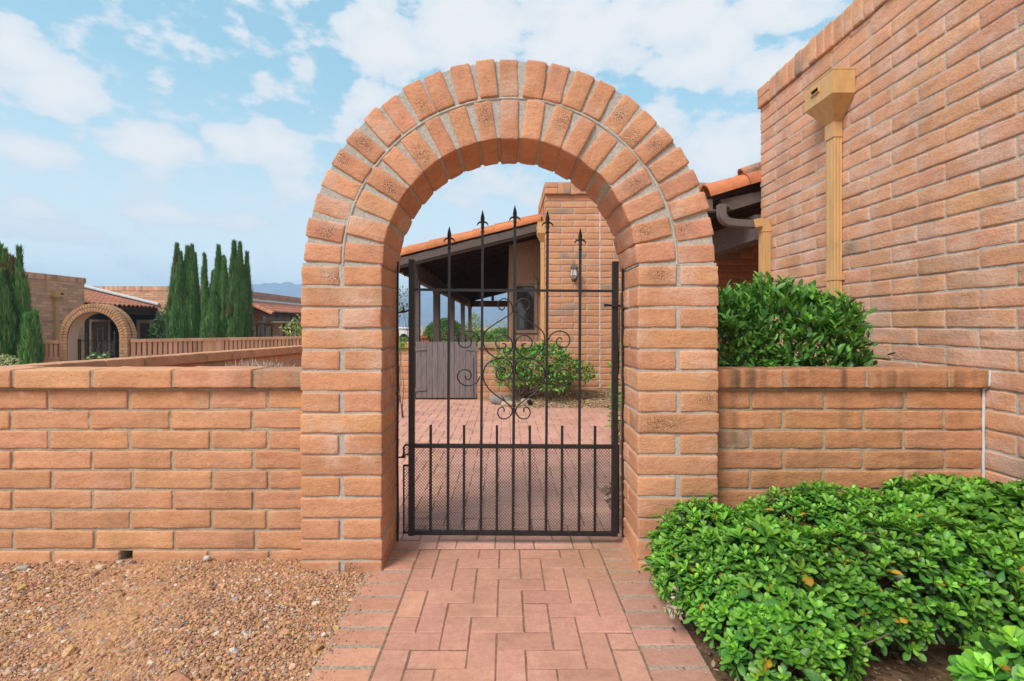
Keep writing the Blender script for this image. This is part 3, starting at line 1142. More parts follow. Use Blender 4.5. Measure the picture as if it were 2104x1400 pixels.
# long house wall running back (X = .055, facing -X)
mb.box((sx0, SYD + .12, -.02), (sx0 + .12, 22.9, 3.0))
build('siding_wall', mb, M_SIDE, house)
mb = MB()
t = .055
for (xa, xb, za, zb) in ((wx0 - t, wx0, wz0 - t, wz1 + t), (wx1, wx1 + t, wz0 - t, wz1 + t), (wx0, wx1, wz0 - t, wz0), (wx0, wx1, wz1, wz1 + t)):
    mb.box((xa, SYD - .028, za), (xb, SYD - .003, zb))
win = build('window', mb, M_TRIM, house)
mb = MB()
for (xa, xb, za, zb) in ((wx0, wx0 + .018, wz0, wz1), (wx1 - .018, wx1, wz0, wz1), (wx0 + .018, wx1 - .018, wz0, wz0 + .025), (wx0 + .018, wx1 - .018, wz1 - .02, wz1)):
    mb.box((xa, SYD + .0, za), (xb, SYD + .04, zb))
build('sash', mb, mat_noise('dark_bronze', (.035, .033, .034), 10, .2, .5, .4), win)
mb = MB()
mb.box((wx0 + .018, SYD + .018, wz0 + .025), (wx1 - .018, SYD + .024, wz1 - .02))
build('pane', mb, M_PANE, win)
mb = MB()
mb.box((wx1 + .03, SYD - .06, wz1 + .02), (wx1 + .05, SYD - .02, wz1 + .14))
mb.tube([(wx1 + .04, SYD - .06, wz1 + .12), (wx1 + .0, SYD - .09, wz1 + .16), (wx1 + .06, SYD - .1, wz1 + .18), (wx1 + .1, SYD - .08, wz1 + .1)], .008, 6)
mb.lathe((wx1 + .03, SYD - .09, wz1 - .02), [(.0001, -.05), (.03, -.04), (.035, .02), (.01, .05), (.0001, .06)], 8)
build('wall_lamp', mb, M_TRIM, house)

# lamp-size vent pipe by the parapet
mb = MB()
q = P(1117, 400, 8.6)
mb.tube([P(1118.5, 452, 8.6), P(1115, 398, 8.6), P(1119, 397, 8.6)], .010, 6)
build('vent_pipe', mb, M_IRONR, house)

# entry porch roof (right of the pillar, between the two walls)
EY0, EY1 = 4.90, 8.14
ze = lambda x: 2.42 + (x - 1.95) * .30
mb = MB()
upe = np.array([1, 0, .30]); upe /= np.linalg.norm(upe)
tile_field(mb, (1.93, EY0 + .09, ze(1.93) + .07), (0, 1, 0), upe, EY1 - EY0 - .1, 2.6, base=(.5, .18, .085))
barrel_row(mb, (1.96, EY0 + .06, ze(1.96) + .02), (2.72, EY0 + .06, ze(2.72) + .02), .105, 2, (0, 0, 1), (.50, .175, .08))
roof2 = build('porch_roof', mb, M_TILE, house)
mb = MB()
mb.add(*(lambda b: (b, [(0, 3, 2, 1), (4, 5, 6, 7), (0, 1, 5, 4), (1, 2, 6, 5), (2, 3, 7, 6), (3, 0, 4, 7)]))(
    [(1.98, EY0 + .04, ze(1.98) - .05), (4.6, EY0 + .04, ze(4.6) - .05), (4.6, EY1, ze(4.6) - .05), (1.98, EY1, ze(1.98) - .05),
     (1.98, EY0 + .04, ze(1.98) + .02), (4.6, EY0 + .04, ze(4.6) + .02), (4.6, EY1, ze(4.6) + .02), (1.98, EY1, ze(1.98) + .02)]))
build('roof_deck', mb, M_CEIL, roof2)
# rafter tail with a scrolled end and mortar bedding against the house wall
mb = MB()
pts = [(2.17, -.20), (2.44, -.12), (2.44, -.02), (2.06, -.10), (2.07, -.135), (2.10, -.165), (2.14, -.17), (2.15, -.19)]
v = [(x, EY0 + .02, ze(x) * 0 + ze(2.2) + z) for x, z in pts] + [(x, EY0 + .10, ze(2.2) + z) for x, z in pts]
m = len(pts)
mb.add(v, [tuple(range(m)), tuple(range(2 * m - 1, m - 1, -1))] + [(i, m + i, m + (i + 1) % m, (i + 1) % m) for i in range(m)])
build('rafter', mb, M_WOODD, roof2)
mb = MB()
for i in range(5):
    block_c = (2.33 + .03 * i, EY0 + .05, ze(2.33) + .10 + .022 * i)
    w, fc, cc, q = block(mb, block_c, (.05, .06, .028), r=.02, res=(2, 2, 2), disp=.012, seed=i * 3.0)
    mb.add(w, fc, (1, 1, 1), 0, True)
build('mortar_bedding', mb, mat_noise('brown_mortar', (.30, .19, .145), 40, .3, .95, .1, .5), roof2)
barr = MB()
barrel_row(barr, (2.30, EY0 + .06, ze(2.30) + .13), (2.60, EY0 + .06, ze(2.60) + .16), .05, 1, (0, 0, 1), (.45, .19, .11))
build('ridge_tile', barr, M_TILE, roof2)
for i, yy in enumerate(np.arange(EY0 + .5, EY1 - .1, .6)):
    mb = MB()
    mb.beam((2.0, yy, ze(2.0) - .11), (4.4, yy, ze(4.4) - .11), .06, .12)
    build('rafter', mb, M_WOODD, roof2)
mb = MB()
mb.beam((2.46, EY0 + .02, 2.13), (2.46, EY1, 2.13), .14, .24)
build('beam', mb, M_WOODD, house)
# side and floor of the entry recess, dark because it is covered
mb = MB()
mb.box((4.45, EY0 - .1, -.02), (4.6, EY1, 3.2), ORANGE)
build('wall', mb, M_FARBLOCK, house)
mb = MB()
mb.box((XH + .2, EY0 - .3, -.02), (4.6, EY0 - .1, 3.2), ORANGE)
build('wall', mb, M_FARBLOCK, house)
# gutter (ogee) on the eave, running back, with its open end towards us
mb = MB()
prof_ = [(1.985, .02), (1.985, -.085), (1.93, -.085), (1.915, -.06), (1.885, -.03), (1.865, -.01), (1.865, .012), (1.875, .02)]
zg = ze(1.95) - .045
v = [(x, EY0 + .02, zg + z) for x, z in prof_] + [(x, EY1, zg + z) for x, z in prof_]
m = len(prof_)
mb.add(v, [tuple(range(m))] + [(i, m + i, m + (i + 1) % m, (i + 1) % m) for i in range(m)])
mb.box((1.86, EY0 + .012, zg - .092), (2.02, EY0 + .10, zg - .078))
build('gutter', mb, M_GUT, roof2)


def sq_tube(mb, pts, w, h, col=(1, 1, 1), mat=0):
    p = np.array(pts, float)
    t = np.gradient(p, axis=0)
    t /= np.linalg.norm(t, axis=1)[:, None]
    side = np.array([0, 1.0, 0])
    vs = []
    for k in range(len(p)):
        nn = np.cross(t[k], side)
        nn /= np.linalg.norm(nn)
        s2 = np.cross(nn, t[k])
        for i, j in ((-1, -1), (1, -1), (1, 1), (-1, 1)):
            vs.append(p[k] + s2 * i * w / 2 + nn * j * h / 2)
    f = []
    for k in range(len(p) - 1):
        for j in range(4):
            f.append((k * 4 + j, k * 4 + (j + 1) % 4, k * 4 + 4 + (j + 1) % 4, k * 4 + 4 + j))
    mb.add(vs, f, col, mat, False)


DD = 4.72
cvp = lambda L: np.array([P(x, y, DD) for x, y in catmull(L, 5)])
mb = MB()
path1 = [(1482, 421), (1482, 432), (1483, 443), (1488, 452), (1497, 457), (1510, 458.5), (1530, 460), (1549, 461.5)]
pp = cvp(path1)
sq_tube(mb, pp, .075, .062)
for k in range(12, 24, 2):
    q = pp[k]
    sq_tube(mb, [pp[k] * .5 + pp[k - 1] * .5, pp[k], pp[k] * .5 + pp[k + 1] * .5], .079, .068)
sp = build('downspout', mb, M_GUT, roof2)
mb = MB()
path2 = [(1546, 461.3), (1555, 459), (1564, 459), (1570, 464), (1571.5, 474), (1571.5, 500), (1571.5, 668), (1571.5, 920)]
pp = cvp(path2)
sq_tube(mb, pp, .082, .075)
for dx in (-.022, 0, .022):
    mb.beam((P(1571.5, 0, DD)[0] + dx, DD - .042, .02), (P(1571.5, 0, DD)[0] + dx, DD - .042, PZ(480, DD)), .008, .006, up=(0, 1, 0))
z = PZ(471, DD)
xq = P(1571.5, 0, DD)[0]
mb.box((xq - .045, DD - .046, z - .03), (xq + .045, DD + .04, z - .022))
mb.box((xq + .03, DD - .05, z - .026), (xq + .075, DD - .03, z + .016))
build('elbow', mb, M_TAN, sp)

# lantern on the court wall
lan = thing('wall_lantern', 'small glass lantern with a pointed metal cap on the block wall behind the gate', 'lantern', (PX(1180, 8.03), 8.03, PZ(560, 8.03)))
mb = MB()
lc = np.array([PX(1180, 8.0), 8.0, 0])
zt, zb = PZ(551, 8.0), PZ(572, 8.0)
m6 = lambda r0, z0, r1, z1: mb.lathe((lc[0], lc[1], 0), [(r0, z0), (r1, z1)], 6, smooth=False)
for k in range(6):
    a_ = k * math.pi / 3
    mb.tube([(lc[0] + .042 * math.cos(a_), lc[1] + .042 * math.sin(a_), zb), (lc[0] + .070 * math.cos(a_), lc[1] + .070 * math.sin(a_), zb + .045), (lc[0] + .045 * math.cos(a_), lc[1] + .045 * math.sin(a_), zt)], .005, 5)
mb.lathe((lc[0], lc[1], 0), [(.07, zt - .005), (.066, zt + .01), (.045, zt + .035), (.012, zt + .055), (.008, zt + .075), (.0001, zt + .076)], 6, smooth=False)
mb.tube([(lc[0] + .022 * math.cos(t), lc[1], zt + .100 + .022 * math.sin(t)) for t in np.linspace(0, 6.28, 13)], .004, 5)
mb.lathe((lc[0], lc[1], 0), [(.0001, zb - .06), (.035, zb - .055), (.04, zb - .03), (.052, zb - .015), (.052, zb + .0), (.0001, zb + .002)], 10)
mb.tube([(lc[0], lc[1], zb - .03), (lc[0], 8.1, zb - .01), (lc[0], 8.16, zb + .01)], .012, 6)
build('frame', mb, mat_noise('grey_metal', (.13, .12, .11), 20, .2, .45, .5, metal=.4), lan)
mb = MB()
mb.lathe((lc[0], lc[1], 0), [(.039, zb + .003), (.066, zb + .045), (.043, zt - .004)], 6, smooth=False)
build('glass', mb, M_LGLASS, lan)

# ================================================================== COURT WALL AND BOARD GATE
CW = thing('brick_wall', 'low block wall at the back of the courtyard, behind the leafy shrub and beside the board gate', 'wall', (0, 8.2, 0))
ZC = PZ(703.5, 8.18)
mb, mc = MB(), MB()
for (xa, xb) in ((-2.7, PX(853, 8.2)), (PX(981, 8.2), .62)):
    n = max(1, int(round((xb - xa) / .406)))
    pt = (xb - xa) / n
    for i in range(n):
        put_block(mc, (xa + pt * (i + .5), 8.26, ZC - .047), (pt / 2 - .007, .10, .047), res=(5, 2, 3), base=ORANGE, burnt=.05)
    for k in range(9):
        js = [xa] + [xa + pt * (i + (.5 if k % 2 else 1)) for i in range(n + 1)]
        js = [j for j in js if j < xb - .05] + [xb]
        for a, b_ in zip(js[:-1], js[1:]):
            put_block(mb, ((a + b_) / 2, 8.27, ZC - .102 - .045 - k * LP), ((b_ - a) / 2 - .006, .07, .0446), res=(5, 1, 2), base=ORANGE, burnt=.1, stain=.15)
    mb.box((xa, 8.207, -.1), (xb, 8.33, ZC - .095), mat=1)
    mc.box((xa + .01, 8.168, ZC - .09), (xb - .01, 8.352, ZC - .006), mat=1)
build('wall_body', mb, [M_BLOCK, M_MORTAR], CW)
build('coping', mc, [M_BLOCK, M_MORTAR], CW)
WG = thing('wooden_gate', 'low grey-brown board gate with strap hinges at the back of the courtyard', 'gate', (PX(916, 8.2), 8.2, 0))
mb = MB()
gx0, gx1 = PX(854, 8.19), PX(979, 8.19)
nbd = 11
for i in range(nbd):
    a = gx0 + (gx1 - gx0) * i / nbd
    b_ = gx0 + (gx1 - gx0) * (i + 1) / nbd
    mb.box((a + .003, 8.19 + RNG.normal() * .002, .025), (b_ - .003, 8.215, ZC + .005 + RNG.normal() * .002))
mb.box((gx0 + .02, 8.216, .12), (gx1 - .02, 8.25, .22))
mb.box((gx0 + .02, 8.216, .68), (gx1 - .02, 8.25, .78))
build('board_panel', mb, M_GATEW, WG)
for (xa, s, z) in ((gx0 + .01, 1, .155), (gx0 + .01, 1, .80), (gx1 - .01, -1, .80)):
    mb = MB()
    mb.box((xa - .02, 8.178, z - .035), (xa + .02, 8.187, z + .035))
    mb.hexa([(xa, 8.177, z - .022), (xa + s * .16, 8.177, z - .012), (xa + s * .16, 8.187, z - .012), (xa, 8.187, z - .022), (xa, 8.177, z + .022), (xa + s * .16, 8.177, z + .012), (xa + s * .16, 8.187, z + .012), (xa, 8.187, z + .022)])
    build('hinge', mb, M_GATEW, WG)
mb = MB()
mb.beam((gx1 - .06, 8.17, .03), (gx1 - .06, 8.17, .70), .012, .012, up=(0, 1, 0))
build('drop_rod', mb, M_GATEW, WG)

# ================================================================== GROUND
def gh(x, y):
    x, y = np.asarray(x, float), np.asarray(y, float)
    z = -.012 + 0 * x
    near = np.clip((-x - .7) / .5, 0, 1) * np.clip((2.7 - y) / .2, 0, 1)
    z = z + near * (.030 * np.clip((x + 1.9) / 1.2, -1, 1) + .010)
    s = np.clip((-x - 3.8) / 7.0, 0, 1)
    z = z - .60 * s * s * (3 - 2 * s)
    far = np.clip((np.hypot(x, y) - 45) / 400, 0, 1)
    return z - 3.0 * far


xs = np.concatenate([[-4200, -1500, -500, -200, -80, -40], np.linspace(-25, -4.5, 30), np.linspace(-4, 4, 81), [5, 8, 14, 30, 80, 200, 500, 1500, 4200]])
ys = np.concatenate([[-60, -15, -5, -2], np.linspace(-1, 10, 111), np.linspace(10.5, 40, 40), [60, 100, 200, 500, 1500, 4300]])
Xg, Yg = np.meshgrid(xs, ys, indexing='ij')
Zg = gh(Xg, Yg)
keep = (np.abs(Xg) < 5) & (Yg < 10)
Zg = Zg + keep * .005 * fbm(np.stack([Xg.ravel() * 4, Yg.ravel() * 4, Xg.ravel() * 0], 1), 2).reshape(Xg.shape) * (Xg < -.7)
Zg = np.where((Xg > -.62) & (Xg < 2.3) & (Yg < 8.2) & (Yg > -1), -.035, Zg)
mb = MB()
mb.grid(Xg, Yg, Zg, smooth=True)
tag(build('ground', mb, M_GROUND), 'bare tan desert soil around the houses', None, None, 'structure')

# pavers ------------------------------------------------------------
PAV = (.53, .268, .192)


def paver(mb, x0, x1, y0, y1, gap=.0019, base=PAV, z=0.0):
    cx, cy = (x0 + x1) / 2, (y0 + y1) / 2
    b = np.array(base) * (1 + RNG.normal() * .045) * np.array([1, 1 + RNG.normal() * .02, 1 + RNG.normal() * .03])
    hx, hy = (x1 - x0) / 2 - gap, (y1 - y0) / 2 - gap
    if hx < .008 or hy < .008:
        return
    z = z + RNG.normal() * .0012
    v = []
    for (s, dz) in ((0, -.05), (0, -.0046), (.0034, 0)):
        for (i, j) in ((-1, -1), (1, -1), (1, 1), (-1, 1)):
            v.append((cx + i * (hx - s) + RNG.normal() * .0006, cy + j * (hy - s) + RNG.normal() * .0006, z + dz))
    f = [(8, 9, 10, 11)]
    for a in (0, 4):
        for j in range(4):
            f.append((a + j, a + (j + 1) % 4, a + 4 + (j + 1) % 4, a + 4 + j))
    v = np.array(v)
    c = np.tile(b, (12, 1)) * (1 + .08 * vnoise(v * 6))[:, None]
    # sandy film by the right pillar and a greyer centre tread
    t = np.clip(1.1 - np.hypot(v[:, 0] - .50, (v[:, 1] - 2.62) * .8) / .24, 0, .6)[:, None]
    c = c * (1 - t) + t * np.array([.42, .25, .13])
    mb.add(v, f, c)


def herring(mb, x0, nx, y0, ny, cell, inside=lambda x, y: True, flip=True, z=0.0, base=PAV):
    done = set()
    for i in range(nx):
        for j in range(ny):
            if (i, j) in done:
                continue
            k = (i + j) % 4 if flip else (i - j) % 4
            if k == 0:
                o = (i + 1, j)
            elif k == 1:
                o = (i - 1, j)
            elif k == 2:
                o = (i, j - 1) if not flip else (i, j + 1)
            else:
                o = (i, j + 1) if not flip else (i, j - 1)
            cells = [(i, j)]
            if 0 <= o[0] < nx and 0 <= o[1] < ny and o not in done:
                cells.append(o)
            done.update(cells)
            a0_, a1_ = min(c[0] for c in cells), max(c[0] for c in cells) + 1
            b0_, b1_ = min(c[1] for c in cells), max(c[1] for c in cells) + 1
            xx0, xx1, yy0, yy1 = x0 + a0_ * cell, x0 + a1_ * cell, y0 + b0_ * cell, y0 + b1_ * cell
            if inside((xx0 + xx1) / 2, (yy0 + yy1) / 2):
                paver(mb, xx0, xx1, yy0, yy1, z=z, base=base)


PC = .1051
PX0 = -.455
mb = MB()
ny = 20
y_start = 2.72 - ny * PC
herring(mb, PX0, 9, y_start, ny, PC)
paver_rows = np.arange(y_start, 2.72, .1165)
for y in paver_rows:
    for (xa, xb) in ((PX0 - .209, PX0 - .004), (PX0 + 9 * PC + .004, PX0 + 9 * PC + .213)):
        paver(mb, xa + RNG.normal() * .002, xb + RNG.normal() * .002, y + .0085, y + .1080, gap=.0, base=(.55, .27, .18) if xa < 0 else (.49, .255, .19))
mb.box((PX0 - .205, y_start, -.06), (PX0 + 9 * PC + .208, 2.73, -.0030), mat=1)
for xa in (PX0 - .213, PX0 + 9 * PC + .006):
    mb.box((xa, y_start, -.05), (xa + .207, 2.728, -.0022), mat=2)
path = build('path', mb, [M_PAVER, mat_noise('joint_sand', (.235, .145, .10), 60, .35, .95, .1, .5, .003), mat_noise('border_mortar', (.36, .285, .225), 70, .35, .95, .1, .6, .004)])
tag(path, 'herringbone clay paver path with mortared border leading to the gate', None, None, 'structure')


def in_court(x, y):
    if y < 3.7:
        rlim = .70
    else:
        rlim = min(.70 + (y - 3.7) * 1.1, 2.35)
    if x > rlim:
        return False
    if y > 7.36 and x > -.42:
        e = 7.36 + .84 * max(0, min(1, (.35 - x) / .75)) ** 1.5
        return y < e
    return y < 8.19


mb = MB()
herring(mb, -1.95, 42, 2.73, 52, PC, in_court, True, -.002, (.62, .325, .245))  # paler base colour imitates the lightening at a low view angle
# patio floor further back
mb.box((-1.7, 8.36, -.06), (.05, 22.8, -.004), (.30, .14, .10), 0)
court = build('pavement', mb, [M_PAVER, M_MORTAR])
tag(court, 'pink herringbone brick paving of the inner courtyard', None, None, 'structure')
mb = MB()
mb.box((-2.0, 2.735, -.06), (2.4, 8.2, -.0056))
tag(build('paving_bed', mb, mat_noise('joint_sand_court', (.22, .14, .095), 60, .35, .95, .1)), 'sand between the courtyard pavers', None, None, 'structure')

# mulch bed mound in the court
nx, ny = 60, 40
X, Y = np.meshgrid(np.linspace(-.5, 2.38, nx), np.linspace(7.2, 8.19, ny), indexing='ij')
edge = 7.36 + .84 * np.clip((.35 - X) / .75, 0, 1) ** 1.5
Z = -.015 + .17 * np.clip((Y - edge + .03) / .75, -.2, 1) ** 1 * np.clip((X + .5) / .8, .35, 1)
Z += .012 * fbm(np.stack([X.ravel() * 9, Y.ravel() * 9, X.ravel() * 0], 1), 3).reshape(X.shape)
mb = MB()
mb.grid(X, Y, np.where(Y < edge - .02, -.05, Z))
X2, Y2 = np.meshgrid(np.linspace(.66, 2.40, 40), np.linspace(2.9, 7.3, 60), indexing='ij')
rl = np.where(Y2 < 3.7, .70, np.minimum(.70 + (Y2 - 3.7) * 1.1, 2.36))
Z2 = np.where(X2 < rl - .03, -.06, .012 + .012 * fbm(np.stack([X2.ravel() * 8, Y2.ravel() * 8, X2.ravel() * 0], 1), 2).reshape(X2.shape))
mb.grid(X2, Y2, Z2)
# soil under the front hedge, its colour darkened to imitate the shade there
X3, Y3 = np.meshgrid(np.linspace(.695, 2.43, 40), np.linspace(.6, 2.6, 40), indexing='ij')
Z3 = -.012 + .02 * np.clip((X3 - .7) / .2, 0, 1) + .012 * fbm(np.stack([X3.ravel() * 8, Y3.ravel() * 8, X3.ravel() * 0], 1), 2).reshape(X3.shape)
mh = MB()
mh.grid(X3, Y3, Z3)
tag(build('hedge_soil', mh, M_SHADESOIL), 'soil under the front hedge with shade painted into its dark colour', None, None, 'structure')
tag(build('planting_bed', mb, mat_noise('bed_soil_light', (.27, .165, .095), 40, .5, .97, .1, .8, .012)), 'brown soil of the planting beds', None, None, 'structure')

# ------------------------------------------------------------------ stones
ICO_V = None


def ico():
    t = (1 + 5 ** .5) / 2
    v = np.array([(-1, t, 0), (1, t, 0), (-1, -t, 0), (1, -t, 0), (0, -1, t), (0, 1, t), (0, -1, -t), (0, 1, -t), (t, 0, -1), (t, 0, 1), (-t, 0, -1), (-t, 0, 1)]) / math.hypot(1, t)
    f = np.array([(0, 11, 5), (0, 5, 1), (0, 1, 7), (0, 7, 10), (0, 10, 11), (1, 5, 9), (5, 11, 4), (11, 10, 2), (10, 7, 6), (7, 1, 8), (3, 9, 4), (3, 4, 2), (3, 2, 6), (3, 6, 8), (3, 8, 9), (4, 9, 5), (2, 4, 11), (6, 2, 10), (8, 6, 7), (9, 8, 1)])
    return v, f


IV, IF = ico()
GCOL = np.array([(.50, .27, .13), (.46, .23, .11), (.42, .20, .11), (.52, .31, .19), (.40, .24, .14), (.55, .38, .26), (.30, .17, .11), (.36, .29, .25), (.62, .52, .44), (.22, .13, .10), (.44, .19, .13), (.48, .30, .12), (.27, .25, .25)])
GCOL = GCOL * np.array([1.0, 1.03, 1.08])
GW = np.array([.21, .19, .13, .12, .07, .05, .05, .025, .018, .04, .06, .06, .012])
GW = GW / GW.sum()


def scatter(mb, x, y, z, size, flat=.55, cols=GCOL, w=GW, tilt=.35):
    n = len(x)
    sx = size * RNG.uniform(.75, 1.35, n)
    sy = size * RNG.uniform(.6, 1.0, n)
    sz = size * RNG.uniform(.35, .8, n) * flat / .55
    v = IV[None] * (1 + RNG.normal(0, .17, (n, 12, 1)))
    v = v * np.stack([sx, sy, sz], 1)[:, None, :]
    a = RNG.uniform(0, 6.28, n)
    ca, sa = np.cos(a)[:, None], np.sin(a)[:, None]
    tl = RNG.normal(0, tilt, n)
    ct, st = np.cos(tl)[:, None], np.sin(tl)[:, None]
    vx, vy, vz = v[..., 0], v[..., 1], v[..., 2]
    vx, vz = vx * ct - vz * st, vx * st + vz * ct
    vx, vy = vx * ca - vy * sa, vx * sa + vy * ca
    v = np.stack([vx + x[:, None], vy + y[:, None], vz + z[:, None]], -1).reshape(-1, 3)
    f = (IF[None] + (np.arange(n) * 12)[:, None, None]).reshape(-1, 3)
    c = cols[RNG.choice(len(cols), n, p=w)] * (1 + RNG.normal(0, .13, (n, 1)))
    mb.add(v, f, np.repeat(np.clip(c, .02, .9), 12, 0), 0, False)


mb = MB()
n = 142000
x = RNG.uniform(-4.0, -.55, n)
y = RNG.uniform(1.0, 2.62, n)
dens = fbm(np.stack([x * 2.2, y * 2.2, x * 0], 1), 3)
ok = (dens > -1.35 + RNG.uniform(-.3, .3, n)) & (x < PX0 - .208) & ~((x > XL0 - .0) & (y > AY0))
ok &= y > .9 + .0 * x
x, y = x[ok], y[ok]
xe = PX0 - .208 + np.abs(RNG.normal(0, .05, 260))
ye = RNG.uniform(1.2, 2.5, 260)
xj = RNG.uniform(PX0 - .2, PX0 + 9 * PC + .2, 260)
yj = y_start + .1165 * RNG.integers(0, 18, 260) + RNG.normal(0, .004, 260)
k_ = (RNG.random(260) < .5) & (xj < PX0 - .02) | (xj > PX0 + 9 * PC + .02)
x = np.concatenate([x, xe, xj[k_]])
y = np.concatenate([y, ye, yj[k_]])
sz = np.clip(RNG.lognormal(math.log(.0042), .45, len(x)), .0024, .016)
onp = x > PX0 - .208
sz = np.where(onp, sz * RNG.uniform(.35, .8, len(x)), sz)
big = (RNG.random(len(x)) < .004) & ~onp
sz = np.where(big, sz * 2.6, sz)
scatter(mb, x, y, np.where(onp, .001, gh(x, y)) + sz * .15, sz)
gr = build('gravel', mb, M_STONE)
tag(gr, 'crushed tan and pink gravel along the foot of the left wall', None, None, 'stuff')
# gravel and litter in the court beds
mb = MB()
n = 7000
x = RNG.uniform(-.45, 2.3, n)
y = RNG.uniform(7.3, 8.17, n)
e = 7.36 + .84 * np.clip((.35 - x) / .75, 0, 1) ** 1.5
ok = y > e - .03
x, y, e = x[ok], y[ok], e[ok]
z = -.015 + .17 * np.clip((y - e + .03) / .75, -.2, 1) * np.clip((x + .5) / .8, .35, 1)
LIT = np.array([(.42, .29, .17), (.34, .22, .12), (.50, .38, .24), (.24, .15, .09), (.50, .42, .32), (.30, .2, .13)])
scatter(mb, x, y, z + .006, np.clip(RNG.lognormal(math.log(.011), .45, len(x)), .004, .03), .35, LIT, np.array([.25, .25, .2, .15, .05, .1]))
n = 9000
x = RNG.uniform(.66, 2.3, n)
y = RNG.uniform(2.9, 7.3, n)
rl = np.where(y < 3.7, .70, np.minimum(.70 + (y - 3.7) * 1.1, 2.36))
ok = x > rl - .05 * RNG.random(n)
x, y = x[ok], y[ok]
scatter(mb, x, y, .018 + 0 * x, np.clip(RNG.lognormal(math.log(.013), .4, len(x)), .005, .03), .45, np.vstack([LIT, GCOL[5:9]]), np.array([.15, .15, .15, .1, .1, .1, .08, .07, .05, .05]))
tag(build('mulch', mb, M_STONE), 'dry leaf litter and small stones in the courtyard beds', None, None, 'stuff')
# litter under the hedge and along the border
mb = MB()
n = 5000
x = RNG.uniform(.60, 2.4, n)
y = RNG.uniform(.9, 2.5, n)
ok = (x > .72) | (RNG.random(n) < .25 * np.clip((x - .6) / .1, 0, 1))
x, y = x[ok], y[ok]
scatter(mb, x, y, .012 + 0 * x, np.clip(RNG.lognormal(math.log(.007), .45, len(x)), .003, .016) * np.where(x < .72, .6, 1), .3, np.array([(.20, .11, .06), (.13, .08, .05), (.30, .2, .12), (.45, .36, .26), (.09, .06, .045)]), np.array([.3, .3, .15, .05, .2]))
tag(build('leaf_litter', mb, M_STONE), 'brown leaf litter on the soil under the front hedge', None, None, 'stuff')


def stone(name, label, c, s, col, seed, group=None):
    mb = MB()
    w, fc, cc, q = block(mb, c, s, r=min(s) * .9, res=(3, 3, 3), disp=min(s) * .28, seed=seed, aniso=(10 / s[0] * .06,) * 3, fine=.001)
    mb.add(w, fc, col, 0, True)
    return tag(build(name, mb, M_STONE, origin=(c[0], c[1], c[2] - s[2])), label, 'stone', group)


stone('stone', 'flat grey-green stone at the far left foot of the gravel-side wall', (PX(53, 2.53), 2.52, -.003), (.028, .016, .011), (.34, .29, .23), 3)
stone('stone', 'rounded cream stone in the gravel just left of the weep hole', (PX(207, 2.50), 2.50, .008), (.021, .016, .013), (.58, .44, .30), 5)
stone('stone', 'pale stone lodged at the mouth of the weep hole', (PX(246, 2.57), 2.57, -.002), (.018, .012, .012), (.42, .36, .30), 8)
stone('stone', 'light grey stone against the wall nearest the left pillar', (PX(425, 2.57), 2.57, .022), (.016, .012, .011), (.55, .50, .47), 9)
stone('rock', 'large grey boulder at the foot of the courtyard wall, left of the shrub', P(1021, 822, 7.75) * np.array([1, 1, 1]), (.115, .10, .085), (.27, .24, .22), 12)
stone('rock', 'long low grey rock just left of the shrub trunk', P(1043, 822, 7.85), (.10, .09, .055), (.34, .30, .26), 14)
stone('rock', 'buff flat rock in front of the shrub trunk', P(1042, 830, 7.55), (.085, .07, .035), (.48, .37, .26), 17)
stone('rock', 'dark grey rock right of the shrub trunk', P(1090, 814, 7.9), (.13, .09, .04), (.20, .18, .17), 19)
stone('rock', 'buff rock behind the black garden light', P(1083, 826, 7.6), (.09, .07, .045), (.42, .31, .22), 21)
gl = thing('garden_light', 'small black ground spotlight among the rocks by the shrub', 'light', P(1089, 834, 7.45))
mb = MB()
c = P(1089, 828, 7.45)
a_ = np.array([-.03, -.02, .055])
mb.tube([c - a_ * .6, c + a_ * .6], [.030, .038], 10)
mb.tube([c - np.array([0, 0, .06]), c], .010, 6)
build('lamp_head', mb, M_IRON, gl)


# ================================================================== FOLIAGE
def leaf_batch(mb, Pp, D, Nn, L, W, col, curl=.15, fold=.25, shape='ob', mat=0, rib=.12):
    n = len(Pp)
    D = D / (np.linalg.norm(D, axis=1)[:, None] + 1e-9)
    S = np.cross(D, Nn)
    S /= np.linalg.norm(S, axis=1)[:, None] + 1e-9
    N2 = np.cross(S, D)
    if shape == 'ob':
        t = np.array([0, .18, .42, .66, .86, 1.0])
        hw = np.array([.06, .16, .34, .5, .42, .06])
    elif shape == 'el':
        t = np.array([0, .3, .6, .85, 1.0])
        hw = np.array([.06, .40, .48, .28, .02])
    elif shape == 'di':
        t = np.array([0, .45, 1.0])
        hw = np.array([.05, .5, .02])
    k = len(t)
    curl = np.broadcast_to(np.asarray(curl, float), (n,))
    out = np.zeros((n, k, 3, 3))
    for j, s in enumerate((-1, 0, 1)):
        base = Pp[:, None] + D[:, None] * (L[:, None] * t)[..., None]
        base = base + S[:, None] * (W[:, None] * hw * s)[..., None]
        lift = fold * abs(s) * W[:, None] * hw - curl[:, None] * L[:, None] * t ** 2
        out[:, :, j] = base + N2[:, None] * lift[..., None]
    v = out.reshape(-1, 3)
    f = []
    for a in range(k - 1):
        for j in range(2):
            f.append((a * 3 + j, a * 3 + j + 1, a * 3 + 3 + j + 1, a * 3 + 3 + j))
    f = np.array(f)
    F_ = (f[None] + (np.arange(n) * k * 3)[:, None, None]).reshape(-1, 4)
    c = np.repeat(col, k * 3, 0).reshape(n, k, 3, 3).copy()
    c[:, :, 1] *= 1 + rib * 2
    c[:, :, 1, 0] *= 1.15
    mb.add(v, F_, np.clip(c.reshape(-1, 3), .005, .8), mat, True)


def unit(v):
    return v / (np.linalg.norm(v, axis=-1, keepdims=True) + 1e-9)


